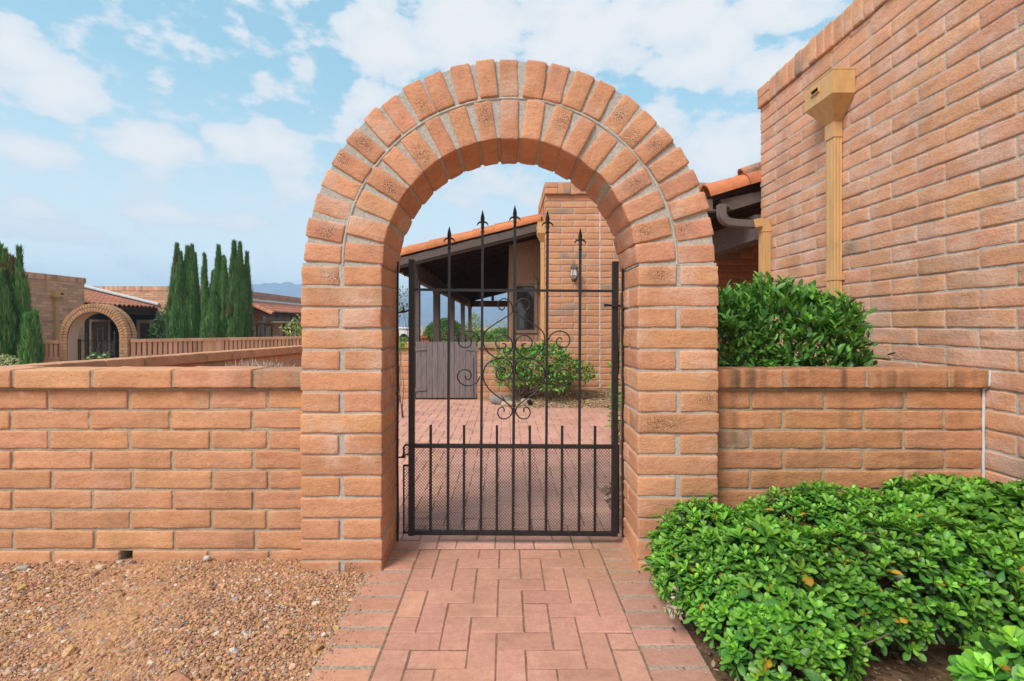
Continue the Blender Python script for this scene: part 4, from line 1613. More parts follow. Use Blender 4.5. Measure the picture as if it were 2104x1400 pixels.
def basis(A):
    ref = np.where(np.abs(A[:, 2:3]) < .9, np.array([[0, 0, 1.0]]), np.array([[1.0, 0, 0]]))
    T_ = unit(np.cross(A, ref))
    return T_, np.cross(A, T_)


def rosettes(mb, C, A, scale, k=9, L=.048, W=.022, c_in=(.19, .44, .042), c_out=(.052, .185, .03), yellow=.02, shade=None, shape='ob'):
    n = len(C)
    T_, B_ = basis(A)
    ph0 = RNG.uniform(0, 6.28, n)
    hv = RNG.normal(0, 1, n)[:, None]
    hue = np.clip(1 + hv * np.array([.11, .03, .05]) + RNG.normal(0, .10, (n, 1)), .5, 1.6)
    scale = np.asarray(scale) * RNG.uniform(.72, 1.3, n)
    for i in range(k):
        ph = ph0 + i * 2.39996 + RNG.normal(0, .15, n)
        u = i / (k - 1)
        th = np.radians(22 + 62 * u + RNG.normal(0, 9, n))
        D = A * np.cos(th)[:, None] + (T_ * np.cos(ph)[:, None] + B_ * np.sin(ph)[:, None]) * np.sin(th)[:, None]
        l = L * scale * (.55 + .5 * u) * RNG.uniform(.82, 1.18, n)
        w = W * scale * (.6 + .45 * u) * RNG.uniform(.85, 1.15, n)
        off = A * (.006 - .014 * u)[..., None] if np.ndim(u) else A * (.006 - .016 * u)
        col = np.array(c_in) * (1 - u) + np.array(c_out) * u
        col = np.tile(col, (n, 1)) * (1 + RNG.normal(0, .13, (n, 1)))
        if shade is not None:
            col = col * shade[:, None]
        col = col * hue
        yl = RNG.random(n) < yellow * (1 if u > .5 else .1)
        col[yl] = np.array([.42, .26, .03]) * RNG.uniform(.7, 1.2, (yl.sum(), 1))
        keep_ = RNG.random(n) < .94
        q = keep_
        leaf_batch(mb, (C + off)[q], D[q], A[q], l[q], w[q], col[q], curl=RNG.normal(.16, .12, q.sum()), fold=.28, shape=shape)


def ell_points(ells, n, under=-.25, jit=.035):
    """points on the outside of a union of ellipsoids (cx,cy,cz,rx,ry,rz)"""
    E = np.array(ells, float)
    area = (E[:, 3] * E[:, 4] + E[:, 4] * E[:, 5] + E[:, 3] * E[:, 5])
    pick = RNG.choice(len(E), n, p=area / area.sum())
    d = unit(RNG.normal(0, 1, (n, 3)))
    R = E[pick, 3:6]
    C = E[pick, :3]
    k = 1 + RNG.normal(0, jit, n) - np.abs(RNG.normal(0, .06, n))
    p = C + d * R * k[:, None]
    nn = unit(d / R)
    ok = d[:, 2] > under
    for e in E:
        q = (((p - e[:3]) / e[3:6]) ** 2).sum(1)
        ok &= q > .80
    return p[ok], nn[ok]


def stems(mb, base, pts, r0=.007, r1=.002, n=4, bend=.25):
    for p in pts:
        b_ = np.array(base) + RNG.normal(0, .03, 3) * np.array([1, 1, 0])
        m_ = (b_ + p) / 2 + RNG.normal(0, bend * np.linalg.norm(p - b_) * .25, 3)
        m1 = b_ * .7 + m_ * .3 + np.array([0, 0, .03])
        L = catmull([b_, m1, m_, p], n)
        mb.tube(L, np.linspace(r0, r1, len(L)), 5, caps=False)


def pitto(name, label, ells, n, scale, clip=None, base=None, group=None, bright=1.0, nst=30, k=9, zmin=.035):
    p, nn = ell_points(ells, n)
    if clip is not None:
        ok = clip(p)
        p, nn = p[ok], nn[ok]
    ok = p[:, 2] > zmin
    p, nn = p[ok], nn[ok]
    A = unit(nn * .75 + np.array([0, 0, .75]) + RNG.normal(0, .28, p.shape))
    # clumpiness: shoots stand out or sink by noise
    cl = fbm(p * 9, 2)
    p = p + nn * (cl * .022)[:, None]
    sh = np.clip(1 + .22 * fbm(p * 5 + 9, 2), .65, 1.4) * bright
    sc_ = scale * RNG.uniform(.75, 1.3, len(p)) * (1 + .15 * fbm(p * 3 + 20, 1))
    t = thing(name, label, 'shrub', (base[0], base[1], 0), group)
    mb = MB()
    rosettes(mb, p, A, sc_, k=k, shade=sh)
    # older leaves inside
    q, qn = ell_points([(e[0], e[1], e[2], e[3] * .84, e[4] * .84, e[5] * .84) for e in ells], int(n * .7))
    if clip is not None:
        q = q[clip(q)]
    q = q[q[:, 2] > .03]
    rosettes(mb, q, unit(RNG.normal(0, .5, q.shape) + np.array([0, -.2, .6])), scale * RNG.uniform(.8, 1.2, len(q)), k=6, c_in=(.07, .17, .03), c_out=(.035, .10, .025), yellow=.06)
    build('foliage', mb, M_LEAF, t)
    mb = MB()
    idx = RNG.choice(len(p), min(nst, len(p)), replace=False)
    for e in ells:
        b_ = np.array([e[0], e[1], 0.0])
        dd = np.linalg.norm(p - np.array(e[:3]), axis=1)
        near = np.argsort(dd)[:400]
        stems(mb, b_, p[RNG.choice(near, 8)] * .9 + b_ * .1, .008, .0025)
    build('stem', mb, M_TWIG, t)
    return t


inx = lambda p: ((p[:, 2] > .05) | (p[:, 0] < 1.12) | (p[:, 1] > 1.95)) & (p[:, 1] < 2.57) & (p[:, 0] < 2.40) & ~((p[:, 0] > XR0 - .02) & (p[:, 0] < XR1 + .02) & (p[:, 1] > AY0 - .02))
E1 = [(.92, 1.71, .08, .17, .15, .13), (.92, 1.86, .11, .21, .22, .18), (1.0, 1.76, .12, .18, .16, .18), (.80, 2.1, .12, .17, .28, .17), (.90, 2.22, .17, .24, .26, .24), (1.02, 1.92, .18, .29, .22, .24), (1.30, 2.18, .20, .34, .28, .29), (1.38, 1.88, .20, .34, .24, .25), (1.62, 2.18, .20, .22, .28, .25), (1.64, 1.90, .20, .22, .24, .25)]
pitto('hedge_shrub', 'broad bright green hedge shrub below the right pillar, spilling onto the brick path', E1, 6000, .82, inx, (1.3, 2.05), None, 1.0)
E2 = [(1.98, 2.20, .22, .30, .32, .30), (2.22, 2.05, .22, .25, .32, .30), (1.98, 1.92, .19, .26, .22, .27), (2.2, 1.78, .2, .24, .25, .25)]
pitto('hedge_shrub', 'taller green hedge shrub in the corner of the big house wall', E2, 2600, 1.02, inx, (2.08, 2.05), None, .95, 24)
E3 = [(1.42, 1.27, .20, .20, .20, .17), (1.66, 1.25, .22, .20, .22, .19)]
pitto('hedge_shrub', 'pale lime green shrub nearest the camera at the lower right', E3, 700, 1.25, None, (1.5, 1.25), None, 1.25, 12)
E4 = [(1.80, 2.36, .36, .055, .055, .115)]
pitto('shrub', 'thin yellowing sprig standing up between the two hedge shrubs', E4, 55, .85, None, (1.8, 2.38), None, 1.05, 8)


def leafy(name, label, cat, ells, n, L, W, cols, base, mat=M_LEAF, shape='el', up=.5, group=None, stem_n=14, droop=.1, jit=.06, stem_r=.008, under=-.6, per=1, clip=None, shoots=0, dens_noise=0.0, inner=True):
    p, nn = ell_points(ells, n, under, jit)
    if dens_noise:
        ok = fbm(p * 6, 2) > -dens_noise
        p, nn = p[ok], nn[ok]
    if clip is not None:
        ok = clip(p)
        p, nn = p[ok], nn[ok]
    if inner:
        q, qn = ell_points([(e[0], e[1], e[2], e[3] * .75, e[4] * .75, e[5] * .75) for e in ells], n // 2, under, .14)
        if clip is not None:
            ok = clip(q)
            q, qn = q[ok], qn[ok]
        p, nn = np.vstack([p, q]), np.vstack([nn, qn])
    t = thing(name, label, cat, base, group)
    mb = MB()
    cols = np.array(cols)
    for r in range(per):
        D = unit(nn * .5 + RNG.normal(0, .55, p.shape) + np.array([0, 0, up]))
        Nn = unit(nn * .4 + np.array([0, -.1, .9]) + RNG.normal(0, .35, p.shape))
        c = cols[RNG.integers(0, len(cols), len(p))] * (1 + RNG.normal(0, .15, (len(p), 1)))
        pp_ = p + RNG.normal(0, L * .3, p.shape)
        leaf_batch(mb, pp_, D, Nn, L * RNG.uniform(.65, 1.25, len(p)), W * RNG.uniform(.7, 1.2, len(p)), c, curl=RNG.normal(droop, .12, len(p)), fold=.22, shape=shape)
    ms = MB()
    bb = np.array(base, float)
    if stem_n:
        idx = RNG.choice(len(p), stem_n)
        for q in p[idx]:
            stems(ms, bb, [q * .96 + bb * .04], stem_r, stem_r * .25)
    for s_ in range(shoots):           # upright shoots carrying pairs of leaves
        i = RNG.integers(len(p))
        a = p[i]
        if nn[i, 2] < .2:
            continue
        d = unit(nn[i] * .4 + np.array([0, 0, 1]) + RNG.normal(0, .25, 3))
        ln = RNG.uniform(.03, .09)
        ms.tube([a - d * .03, a + d * ln], [.002, .001], 4, caps=False)
        m = 9
        tt = np.linspace(.1, 1, m)
        Pp = a + d * (ln * tt)[:, None]
        az = np.arange(m) * 2.4
        T_, B_ = basis(np.tile(d, (m, 1)))
        Dl = unit(d * .9 + T_ * np.cos(az)[:, None] + B_ * np.sin(az)[:, None])
        c = np.tile(cols[-1] * 1.15, (m, 1)) * RNG.uniform(.85, 1.2, (m, 1))
        leaf_batch(mb, Pp, Dl, np.tile(d, (m, 1)), np.full(m, L * .85), np.full(m, W * .85), c, curl=.1, shape=shape)
    build('foliage', mb, mat, t)
    if ms.V:
        build('stem', ms, M_TWIG, t)
    return t


# dark shrub behind the right low wall
GD = [(.06, .18, .032), (.085, .24, .04), (.045, .135, .028), (.12, .31, .045)]
leafy('shrub', 'rounded dark green shrub behind the low wall, against the downspouts of the house', 'shrub',
      [(1.40, 3.25, .96, .36, .34, .40), (1.66, 3.22, 1.0, .34, .36, .42), (1.84, 3.15, .95, .27, .32, .39), (1.60, 3.1, .72, .50, .3, .3), (1.92, 3.08, 1.18, .16, .2, .15), (1.32, 3.2, 1.20, .18, .2, .16), (2.0, 3.1, .82, .16, .2, .2)], 18000, .062, .024, GD, (1.72, 3.2, 0), shape='el', up=.55, clip=lambda p: (p[:, 1] > 2.80) & (p[:, 0] < 2.36), shoots=330, stem_n=30, jit=.07)
# courtyard citrus-like shrub
leafy('shrub', 'small leafy shrub with a bare trunk in the courtyard bed against the block walls', 'shrub',
      [(.10, 7.75, .62, .28, .22, .22), (.42, 7.72, .62, .30, .24, .24), (.68, 7.70, .66, .24, .22, .22), (.85, 7.65, .50, .28, .22, .20), (1.1, 7.65, .46, .22, .18, .12), (.15, 7.68, .40, .28, .20, .14), (.72, 7.62, .32, .24, .18, .14), (.62, 7.75, .80, .13, .12, .12)],
      5600, .058, .032, [(.06, .19, .035), (.09, .26, .04), (.12, .33, .05), (.07, .21, .035), (.19, .40, .06)], (PX(1069, 7.72), 7.72, .05), up=.1, droop=.25, stem_n=26, jit=.12, dens_noise=.55, stem_r=.012)
mb = MB()
tb = P(1069, 836, 7.72)
for (dx, dz, r) in ((0, .30, .055), (-.10, .32, .03), (.16, .42, .03)):
    L = catmull([tb + np.array([0, 0, -.08]), tb + np.array([dx * .2, 0, .10]), tb + np.array([dx * .7, 0, dz * .7]), tb + np.array([dx, 0, dz])], 5)
    mb.tube(L, np.linspace(r, r * .45, len(L)), 8, caps=True)
sh = [o for o in COL.objects if o.get('label', '').startswith('small leafy shrub')][0]
build('trunk', mb, M_TWIG, sh)
leafy('vine', 'narrow strip of bright green vine just behind the right pillar', 'vine', [(PX(1274, 5.2), 5.2, .50, .07, .10, .50), (PX(1276, 5.2), 5.2, .2, .09, .1, .2)], 700, .05, .028, [(.12, .30, .04), (.2, .4, .06), (.08, .22, .03)], (PX(1275, 5.2), 5.2, 0), up=.1, stem_n=8, jit=.15)
leafy('plant', 'small bright green sprig beside the left pillar in front of the courtyard wall', 'plant', [(PX(826, 6.6), 6.6, PZ(712, 6.6), .035, .05, .10)], 120, .05, .02, [(.16, .36, .04), (.1, .26, .03)], (PX(824, 6.6), 6.6, 0), stem_n=4)
leafy('sapling', 'thin young tree with sparse pale leaves seen in the gap left of the iron gate', 'tree', [(PX(829, 11.5), 11.5, PZ(612, 11.5), .14, .2, .20), (PX(832, 11.5), 11.5, PZ(640, 11.5), .13, .2, .22)], 220, .07, .035, [(.16, .22, .06), (.10, .17, .05), (.22, .28, .1)], (PX(826, 11.5), 11.5, 0), mat=M_LEAFM, stem_n=14, jit=.2)

# dried leaves at the hedge edge
t = thing('dry_twig', 'broken twig with pale dried leaves lying on the path border at the hedge edge', 'twig', (.72, 1.98, .02))
mb = MB()
c0 = P(1395, 1240, 2.10)
n = 46
sa_ = catmull([P(1366, 1246, 1.93), P(1388, 1228, 1.94), P(1394, 1205, 1.96)], 12)
sb_ = catmull([P(1366, 1246, 1.93), P(1392, 1254, 1.93), P(1424, 1252, 1.95)], 12)
st_ = np.vstack([sa_, sb_, sb_])
pp_ = st_[RNG.integers(0, len(st_), n)] + RNG.normal(0, .003, (n, 3))
leaf_batch(mb, pp_, unit(RNG.normal(0, 1, (n, 3)) + np.array([0, -.4, -.4])), unit(RNG.normal(0, 1, (n, 3))), RNG.uniform(.022, .042, n), RNG.uniform(.007, .013, n), np.tile([.50, .44, .31], (n, 1)) * RNG.uniform(.75, 1.2, (n, 1)), curl=.25, fold=.5, shape='ob', rib=.05)
build('leaf_cluster', mb, M_DRY, t)
mb = MB()
mb.tube(sa_, .003, 5)
mb.tube(sb_, .003, 5)
build('stem', mb, M_TWIG, t)

# dried grass tuft behind the left wall
t = thing('dry_grass', 'tuft of grey dried grass behind the low left wall', 'plant', (-2.3, 4.4, 0))
mb = MB()
n = 420
bx = RNG.normal(0, 1, n)
pb = np.stack([PX(532, 4.4) + .13 * bx, 4.4 + RNG.normal(0, .06, n), np.full(n, PZ(770, 4.4))], 1)
D = unit(np.stack([RNG.normal(0, .45, n), RNG.normal(0, .3, n), RNG.uniform(.5, 1, n)], 1))
leaf_batch(mb, pb, D, unit(RNG.normal(0, 1, (n, 3))), RNG.uniform(.08, .15, n), RNG.uniform(.006, .012, n), np.tile([.46, .38, .30], (n, 1)) * RNG.uniform(.55, 1.25, (n, 1)), curl=.3, fold=.3, shape='di')
build('blade_tuft', mb, M_DRY, t)
mb = MB()
mb.tube([(PX(532, 4.4), 4.4, 0), (PX(532, 4.4), 4.4, PZ(768, 4.4))], .03, 8)
build('crown', mb, M_DRY, t)


def cypress(name, label, px, d, plumes, zb, group, dark=1.0):
    """plumes: (dx_px, top_py, half width px)"""
    base = P(px, 0, d)
    t = thing(name, label, 'tree', (base[0], d, zb), group)
    mb = MB()
    for (dx, tp, hw, bot) in plumes:
        cx = PX(px + dx, d)
        zt = PZ(tp + 10, d)
        z0 = zb + .1 if bot is None else PZ(bot, d)
        hwm = .86 * hw * d / F
        h = zt - z0
        n = int(900 * max(.5, h) * max(.12, hwm) * 9)
        u = RNG.random(n) ** .85
        prof_ = np.interp(u, [0, .1, .35, .6, .8, .92, 1], [.95, 1, .96, .80, .45, .18, .03])
        a = RNG.uniform(0, 6.28, n)
        rad = hwm * prof_ * np.sqrt(RNG.uniform(.45, 1.0, n)) * (1 + .34 * fbm(np.stack([np.cos(a) * 2.6, np.sin(a) * 2.6, u * 6 + dx], 1), 3)) * RNG.uniform(.8, 1.22, n)
        cyo = RNG.normal() * hwm * .5
        p = np.stack([cx + rad * np.cos(a), d + cyo + rad * np.sin(a), z0 + u * h], 1)
        D = unit(np.stack([.18 * np.cos(a) + RNG.normal(0, .10, n), .18 * np.sin(a) + RNG.normal(0, .14, n), np.ones(n)], 1))
        Nn = unit(np.stack([np.cos(a), np.sin(a), RNG.normal(0, .3, n)], 1))
        pal = np.array([(.045, .13, .04), (.065, .18, .05), (.10, .235, .06), (.13, .20, .065), (.075, .20, .055)])
        c = pal[RNG.integers(0, 5, n)] * dark * (1 + .25 * fbm(p * np.array([6, 6, 1.6]), 2))[:, None] * RNG.uniform(.8, 1.25, (n, 1))
        br = (fbm(p * np.array([5, 5, 1.2]) + 30, 2) > .75)
        c[br] = np.array([.12, .095, .045])
        leaf_batch(mb, p, D, Nn, RNG.uniform(.12, .30, n), RNG.uniform(.02, .04, n), c, curl=0, fold=.15, shape='di')
    build('foliage', mb, M_LEAFM, t)
    mb = MB()
    mb.tube([(base[0], d, zb), (base[0], d, zb + 1.6)], [.09, .05], 8)
    build('trunk', mb, M_TWIG, t)


GC = 'columnar cypresses in the garden across the wall'
cypress('cypress_tree', 'wide cypress with several ragged points, left one of the three beyond the slatted wall', 376, 20.5,
        [(0, 540, 32, None), (-13, 500, 17, None), (-2, 518, 17, None), (7, 504, 16, None), (15, 502, 14, None), (22, 518, 13, None), (-20, 548, 16, None), (22, 560, 15, None), (0, 600, 33, None)], -.6, GC)
cypress('cypress_tree', 'brown-tinged cypress with a thin detached leader, middle one of the three beyond the slatted wall', 446, 20.2,
        [(2, 545, 28, None), (0, 503, 17, None), (11, 525, 15, None), (-14, 555, 16, None), (17, 532, 13, None), (-27, 520, 7, 650), (-22, 592, 12, None), (20, 565, 13, None), (2, 600, 29, None)], -.6, GC, 1.05)
cypress('cypress_tree', 'darkest and tallest cypress, right one of the three beyond the slatted wall', 489, 19.6,
        [(0, 530, 23, None), (-8, 494, 15, None), (4, 498, 14, None), (14, 516, 11, None), (-11, 522, 14, None), (11, 545, 15, None), (0, 590, 22, None)], -.6, GC, .85)
cypress('cypress_tree', 'large cypress clump at the left edge of the view, in front of the neighbouring house', 18, 13.6,
        [(0, 560, 40, None), (-12, 515, 18, None), (22, 511, 10, None), (8, 530, 12, None), (-26, 505, 20, None), (30, 570, 14, None), (38, 640, 14, None), (-40, 520, 30, None)], -.55, GC)
cypress('cypress_tree', 'short young cypress beside the large clump, in front of the slatted wall', 66, 13.2, [(0, 640, 14, None), (-6, 650, 13, None), (6, 660, 12, None), (2, 680, 17, None)], -.55, GC, 1.15)

BG = [(.04, .115, .035), (.055, .15, .04), (.03, .085, .03), (.08, .19, .05)]
leafy('shrub', 'dark leafy shrub left of the wide cypress, beside the neighbour archway', 'shrub', [(PX(338, 21), 21, .45, .45, .4, .95), (PX(325, 21), 21, .2, .5, .4, .7), (PX(345, 21.2), 21.2, 1.2, .35, .35, .6)], 2400, .14, .075, BG, (PX(335, 21), 21, -.6), mat=M_LEAFM, stem_n=10, jit=.12)
leafy('shrub', 'dark shrub filling the gap between the wide and the brown-tinged cypress', 'shrub', [(PX(410, 21.5), 21.5, .3, .4, .35, .95)], 1200, .14, .075, BG, (PX(410, 21.5), 21.5, -.6), mat=M_LEAFM, stem_n=8, jit=.12)
leafy('shrub', 'pale yellow-green shrub in front of the neighbouring patio, beside the left pillar', 'shrub', [(PX(604, 20.5), 20.5, .85, .42, .3, .32), (PX(618, 20.5), 20.5, .9, .35, .3, .5), (PX(590, 20.5), 20.5, 1.02, .16, .15, .14)], 420, .13, .075, [(.28, .36, .08), (.36, .42, .12), (.18, .27, .06)], (PX(606, 20.5), 20.5, -.6), mat=M_LEAFM, stem_n=12, jit=.2, stem_r=.015)
leafy('plant', 'pale grey-green low plant at the left edge, above the wall coping', 'plant', [(PX(8, 8), 8, PZ(752, 8), .16, .14, .15)], 320, .06, .02, [(.30, .36, .20), (.42, .46, .32), (.22, .3, .13)], (PX(8, 8), 8, -.2), mat=M_LEAFM, stem_n=6)
FLG = 'white flowers in front of the neighbour gate'
for i, (px, py) in enumerate(((183, 738), (193, 732), (206, 737), (216, 732))):
    d = 14.6
    t = leafy('flower_plant', 'small plant with a white flower head before the neighbour black gate', 'plant', [(PX(px, d), d, PZ(py + 2, d), .06, .05, .10)], 60, .07, .03, [(.16, .32, .05), (.10, .24, .04)], (PX(px, d), d, -.55), mat=M_LEAFM, stem_n=3, group=FLG)
    if True:
        mb = MB()
        mb.lathe((PX(px + 1, d), d - .04, PZ(py - 2.5, d)), [(.0001, -.02), (.04, -.012), (.045, .01), (.0001, .022)], 8)
        build('flower', mb, M_WHITE, t)

# beyond the patio
leafy('clipped_bush', 'large round clipped green bush seen between the patio posts', 'bush', [(PX(914, 24.5), 24.5, .50, 1.02, 1.0, .97)], 11000, .075, .045, [(.07, .16, .03), (.05, .13, .028), (.09, .20, .035)], (PX(914, 24.5), 24.5, -.3), mat=M_LEAFM, stem_n=6, jit=.015, under=-.9)
HG = [(.12, .22, .045), (.15, .27, .05), (.09, .18, .04)]
leafy('hedge', 'low yellow-green mounded hedge at the far end of the patio, left part', 'hedge', [(PX(985, 28), 28, .15, 1.0, .8, .70), (PX(1012, 28), 28, .0, .9, .8, .62), (PX(965, 28.5), 28.5, .25, .5, .6, .65)], 9000, .10, .05, HG, (PX(990, 28), 28, -.4), mat=M_LEAFM, stem_n=6, jit=.04)
leafy('hedge', 'taller dense green hedge at the far end of the patio, behind the board siding', 'hedge', [(PX(1035, 30), 30, .15, 1.1, .8, .82), (PX(1060, 30), 30, .15, 1.1, .8, .82)], 9000, .11, .05, [(.07, .16, .035), (.1, .21, .04), (.13, .24, .05)], (PX(1040, 30), 30, -.4), mat=M_LEAFM, stem_n=6, jit=.04)
leafy('tree', 'small yellow-green tree beyond the last patio post', 'tree', [(PX(975, 34), 34, PZ(664, 34), .38, .4, .55), (PX(968, 34), 34, PZ(676, 34), .5, .4, .45)], 900, .13, .065, [(.20, .29, .06), (.14, .24, .05), (.26, .33, .09)], (PX(972, 34), 34, -.5), mat=M_LEAFM, stem_n=14, jit=.12, stem_r=.03)
PALE = [(.26, .33, .18), (.32, .38, .22), (.20, .27, .14)]
for i, (px, py, r, d, lb) in enumerate(((1025, 672, .9, 48, 'feathery pale green desert tree rising left of the siding wall'), (997, 681, .85, 52, 'low pale green desert tree right of the last patio post'), (874, 686, 1.0, 50, 'pale grey-green brush beyond the first two patio posts'), (826, 684, 1.6, 80, 'distant pale brush behind the white roofed box'))):
    z = PZ(py, d)
    leafy('desert_tree', lb, 'tree', [(PX(px, d), d, z - .2, r * 1.1, r, r * .9), (PX(px + 9, d), d, z - .6, r, r, r * .9), (PX(px - 9, d), d, z - .7, r, r, r * .8)], 1600, .16, .05, PALE, (PX(px, d), d, -1.2), mat=M_LEAFM, stem_n=10, jit=.25, stem_r=.03)

# small brick planter and white box seen through the gap
pl = thing('brick_planter', 'small red-brown block planter behind the board gate, beside the first patio post', 'planter', (PX(871, 11), 11, 0))
mb = MB()
for k in range(9):
    for s in range(2):
        put_block(mb, (PX(866 + 12 * s, 11) - .06 * (k % 2), 11, .045 + k * .1016), (.06, .10, .044), res=(2, 1, 1), base=(.40, .17, .085))
build('block_stack', mb, M_FARBLOCK, pl)
mb = MB()
mb.box((PX(859, 11), 10.86, .915), (PX(880.5, 11), 11.14, .955))
build('coping', mb, mat_noise('red_cap', (.36, .15, .08), 20, .2, .9, .2), pl)
ws = thing('white_trailer', 'white box-shaped trailer with a low pitched top far beyond the courtyard', 'trailer', (PX(826, 42), 42, -.8))
x0, x1 = PX(780, 42), PX(842, 42)
z0, z1 = PZ(692, 42), PZ(674, 42)
mb = MB()
mb.hexa([(x0, 42, z0), (x1, 42, z0), (x1, 44.5, z0), (x0, 44.5, z0), (x0, 42, z1), (x1, 42, z1 - .1), (x1, 44.5, z1 - .1), (x0, 44.5, z1)])
build('body', mb, M_WHITE, ws)
mb = MB()
mb.hexa([(x0 - .05, 41.9, z1 + .01), (x1 + .06, 41.9, z1 - .09), (x1 + .06, 44.6, z1 - .09), (x0 - .05, 44.6, z1 + .01), (x0 - .05, 41.9, z1 + .08), (x1 - .4, 41.9, z1 + .03), (x1 - .4, 44.6, z1 + .03), (x0 - .05, 44.6, z1 + .08)])
build('roof', mb, M_WHITE, ws)
mb = MB()
mb.box((PX(834, 42), 41.96, z1 - .16), (PX(838.5, 42), 41.995, z1 - .08))
build('vent', mb, M_DARKIN, ws)
mb = MB()
for cx in (x0 + .6, x1 - .5):
    mb.tube([(cx, 41.98, z0 - .1), (cx, 42.3, z0 - .1)], .35, 14)
mb.box((x0 + .02, 42.02, z0 - .25), (x1 - .02, 44.4, z0 - .002))
build('chassis', mb, M_DARKIN, ws)
fc_ = thing('board_fence', 'dark low fence in front of the white trailer', 'fence', (PX(830, 36), 36, -.8))
mb = MB()
for i in range(9):
    mb.box((PX(800, 36) + i * .18, 36, -.8), (PX(800, 36) + i * .18 + .165, 36.03, PZ(692.5, 36)))
mb.box((PX(800, 36), 36.032, .0), (PX(800, 36) + 1.6, 36.07, .08))
build('board_panel', mb, M_WOODD, fc_)

# ================================================================== NEIGHBOUR HOUSE (mirror image across the garden)
nb = thing('brick_house', 'neighbouring slump block house across the left garden, with red tile roofs and parapets', 'house', (-14.5, 20, -.6))
GZ = -.6
TOPN = 2.86
FARB = (.68, .375, .235)


def far_wall(mb, o, u, L, z0, z1, n_, base=FARB, burnt=.07, ln=.40):
    """rows of blocks standing proud of a mortar sheet; n_ = outward normal"""
    o, u, n_ = np.array(o, float), np.array(u, float), np.array(n_, float)
    k = 0
    z = z1
    while z > z0:
        s = -(ln / 2 if k % 2 else 0)
        while s < L:
            a, b_ = max(0, s) + .010, min(L, s + ln) - .010
            if b_ - a > .03:
                b, kind = block_col(base, burnt, .12)
                if kind:
                    b = np.array([.46, .31, .225])
                p = [o + u * a, o + u * b_]
                q = [p[0] - n_ * .02, p[1] - n_ * .02, p[1] + n_ * .012, p[0] + n_ * .012]
                mb.hexa([(*w_, z - .090) for w_ in q] + [(*w_, z - .004) for w_ in q], (*b, 0))
            s += ln
        z -= .1016
        k += 1
    q = [o - n_ * .15, o + u * L - n_ * .15, o + u * L, o]
    mb.hexa([(*w_, z0) for w_ in q] + [(*w_, z1) for w_ in q], (1, 1, 1), 1)


def far_cap(mb, o, u, L, z, n_, base=FARB):
    o, u, n_ = np.array(o, float), np.array(u, float), np.array(n_, float)
    s = 0
    while s < L:
        b, kind = block_col(base, .15, .12)
        if kind:
            b = np.array([.42, .28, .20])
        p = [o + u * (s + .004), o + u * min(s + .098, L)]
        q = [p[0] - n_ * .16, p[1] - n_ * .16, p[1] + n_ * .035, p[0] + n_ * .035]
        mb.hexa([(*w_, z) for w_ in q] + [(*w_, z + .19 + RNG.normal() * .004) for w_ in q], (*b, 0))
        s += .1016
    q = [o - n_ * .15, o + u * L - n_ * .15, o + u * L + n_ * .02, o + n_ * .02]
    mb.hexa([(*w_, z + .002) for w_ in q] + [(*w_, z + .18) for w_ in q], (1, 1, 1), 1)


XN = -15.06
mb = MB()
far_wall(mb, (XN, 12.0), (0, 1), 6.3, GZ, TOPN - .19, (1, 0))
build('wall', mb, [M_FARBLOCK, M_MORTAR], nb)
mb = MB()
far_cap(mb, (XN, 12.0), (0, 1), 6.33, TOPN - .19, (1, 0))
build('parapet', mb, [M_FARBLOCK, M_MORTAR], nb)
YN = 22.1
mb = MB()
far_wall(mb, (-18.6, YN), (1, 0), 5.9, GZ, TOPN - .19, (0, -1))
build('wall', mb, [M_FARBLOCK, M_MORTAR], nb)
mb = MB()
far_cap(mb, (-18.6, YN), (1, 0), 5.95, TOPN - .19, (0, -1))
build('parapet', mb, [M_FARBLOCK, M_MORTAR], nb)
mb = MB()
far_wall(mb, (-12.7, YN), (0, 1), 19, GZ, TOPN - .19, (1, 0), base=(.45, .26, .185))
build('wall', mb, [M_FARBLOCK, M_MORTAR], nb)
mb = MB()
far_cap(mb, (-12.7, YN), (0, 1), 19, TOPN - .19, (1, 0), base=(.45, .26, .185))
build('parapet', mb, [M_FARBLOCK, M_MORTAR], nb)
# flat roof slab closes the house
mb = MB()
mb.box((-26, 22.25, GZ), (-12.85, 41, TOPN - .35), FARB)
mb.box((-26, 12.0, GZ), (-15.21, 18.25, TOPN - .35), FARB)
build('roof_slab', mb, M_FARBLOCK, nb)
# entry porch roof, slopes down to +X, from Y 18.3 to 22.1
mb = MB()
upn = np.array([-3.2, 0, .78]); Ln = np.linalg.norm(upn); upn /= Ln
ez = 1.94
tile_field(mb, (-14.95, 18.32, ez), (0, 1, 0), upn, 3.7, 3.4, pu=.24, ps=.34, amp=.045, base=(.55, .215, .13), nsub=6)
rf = build('porch_roof', mb, M_TILE, nb)
mb = MB()
mb.tube([(-14.95, YN - .06, ez + .13), (-18.3, YN - .06, ez + .13 + 3.35 * .244)], .075, 6)
build('flashing', mb, M_FLASH, rf)
mb = MB()
mb.hexa([(-18.3, 18.3, ez + .70), (-15.02, 18.3, ez - .10), (-15.02, YN - .02, ez - .10), (-18.3, YN - .02, ez + .70), (-18.3, 18.3, ez + .77), (-15.02, 18.3, ez - .03), (-15.02, YN - .02, ez - .03), (-18.3, YN - .02, ez + .77)])
mb.box((-15.25, 18.32, ez - .34), (-15.08, YN - .02, ez - .12))
build('roof_deck', mb, M_CEIL, rf)
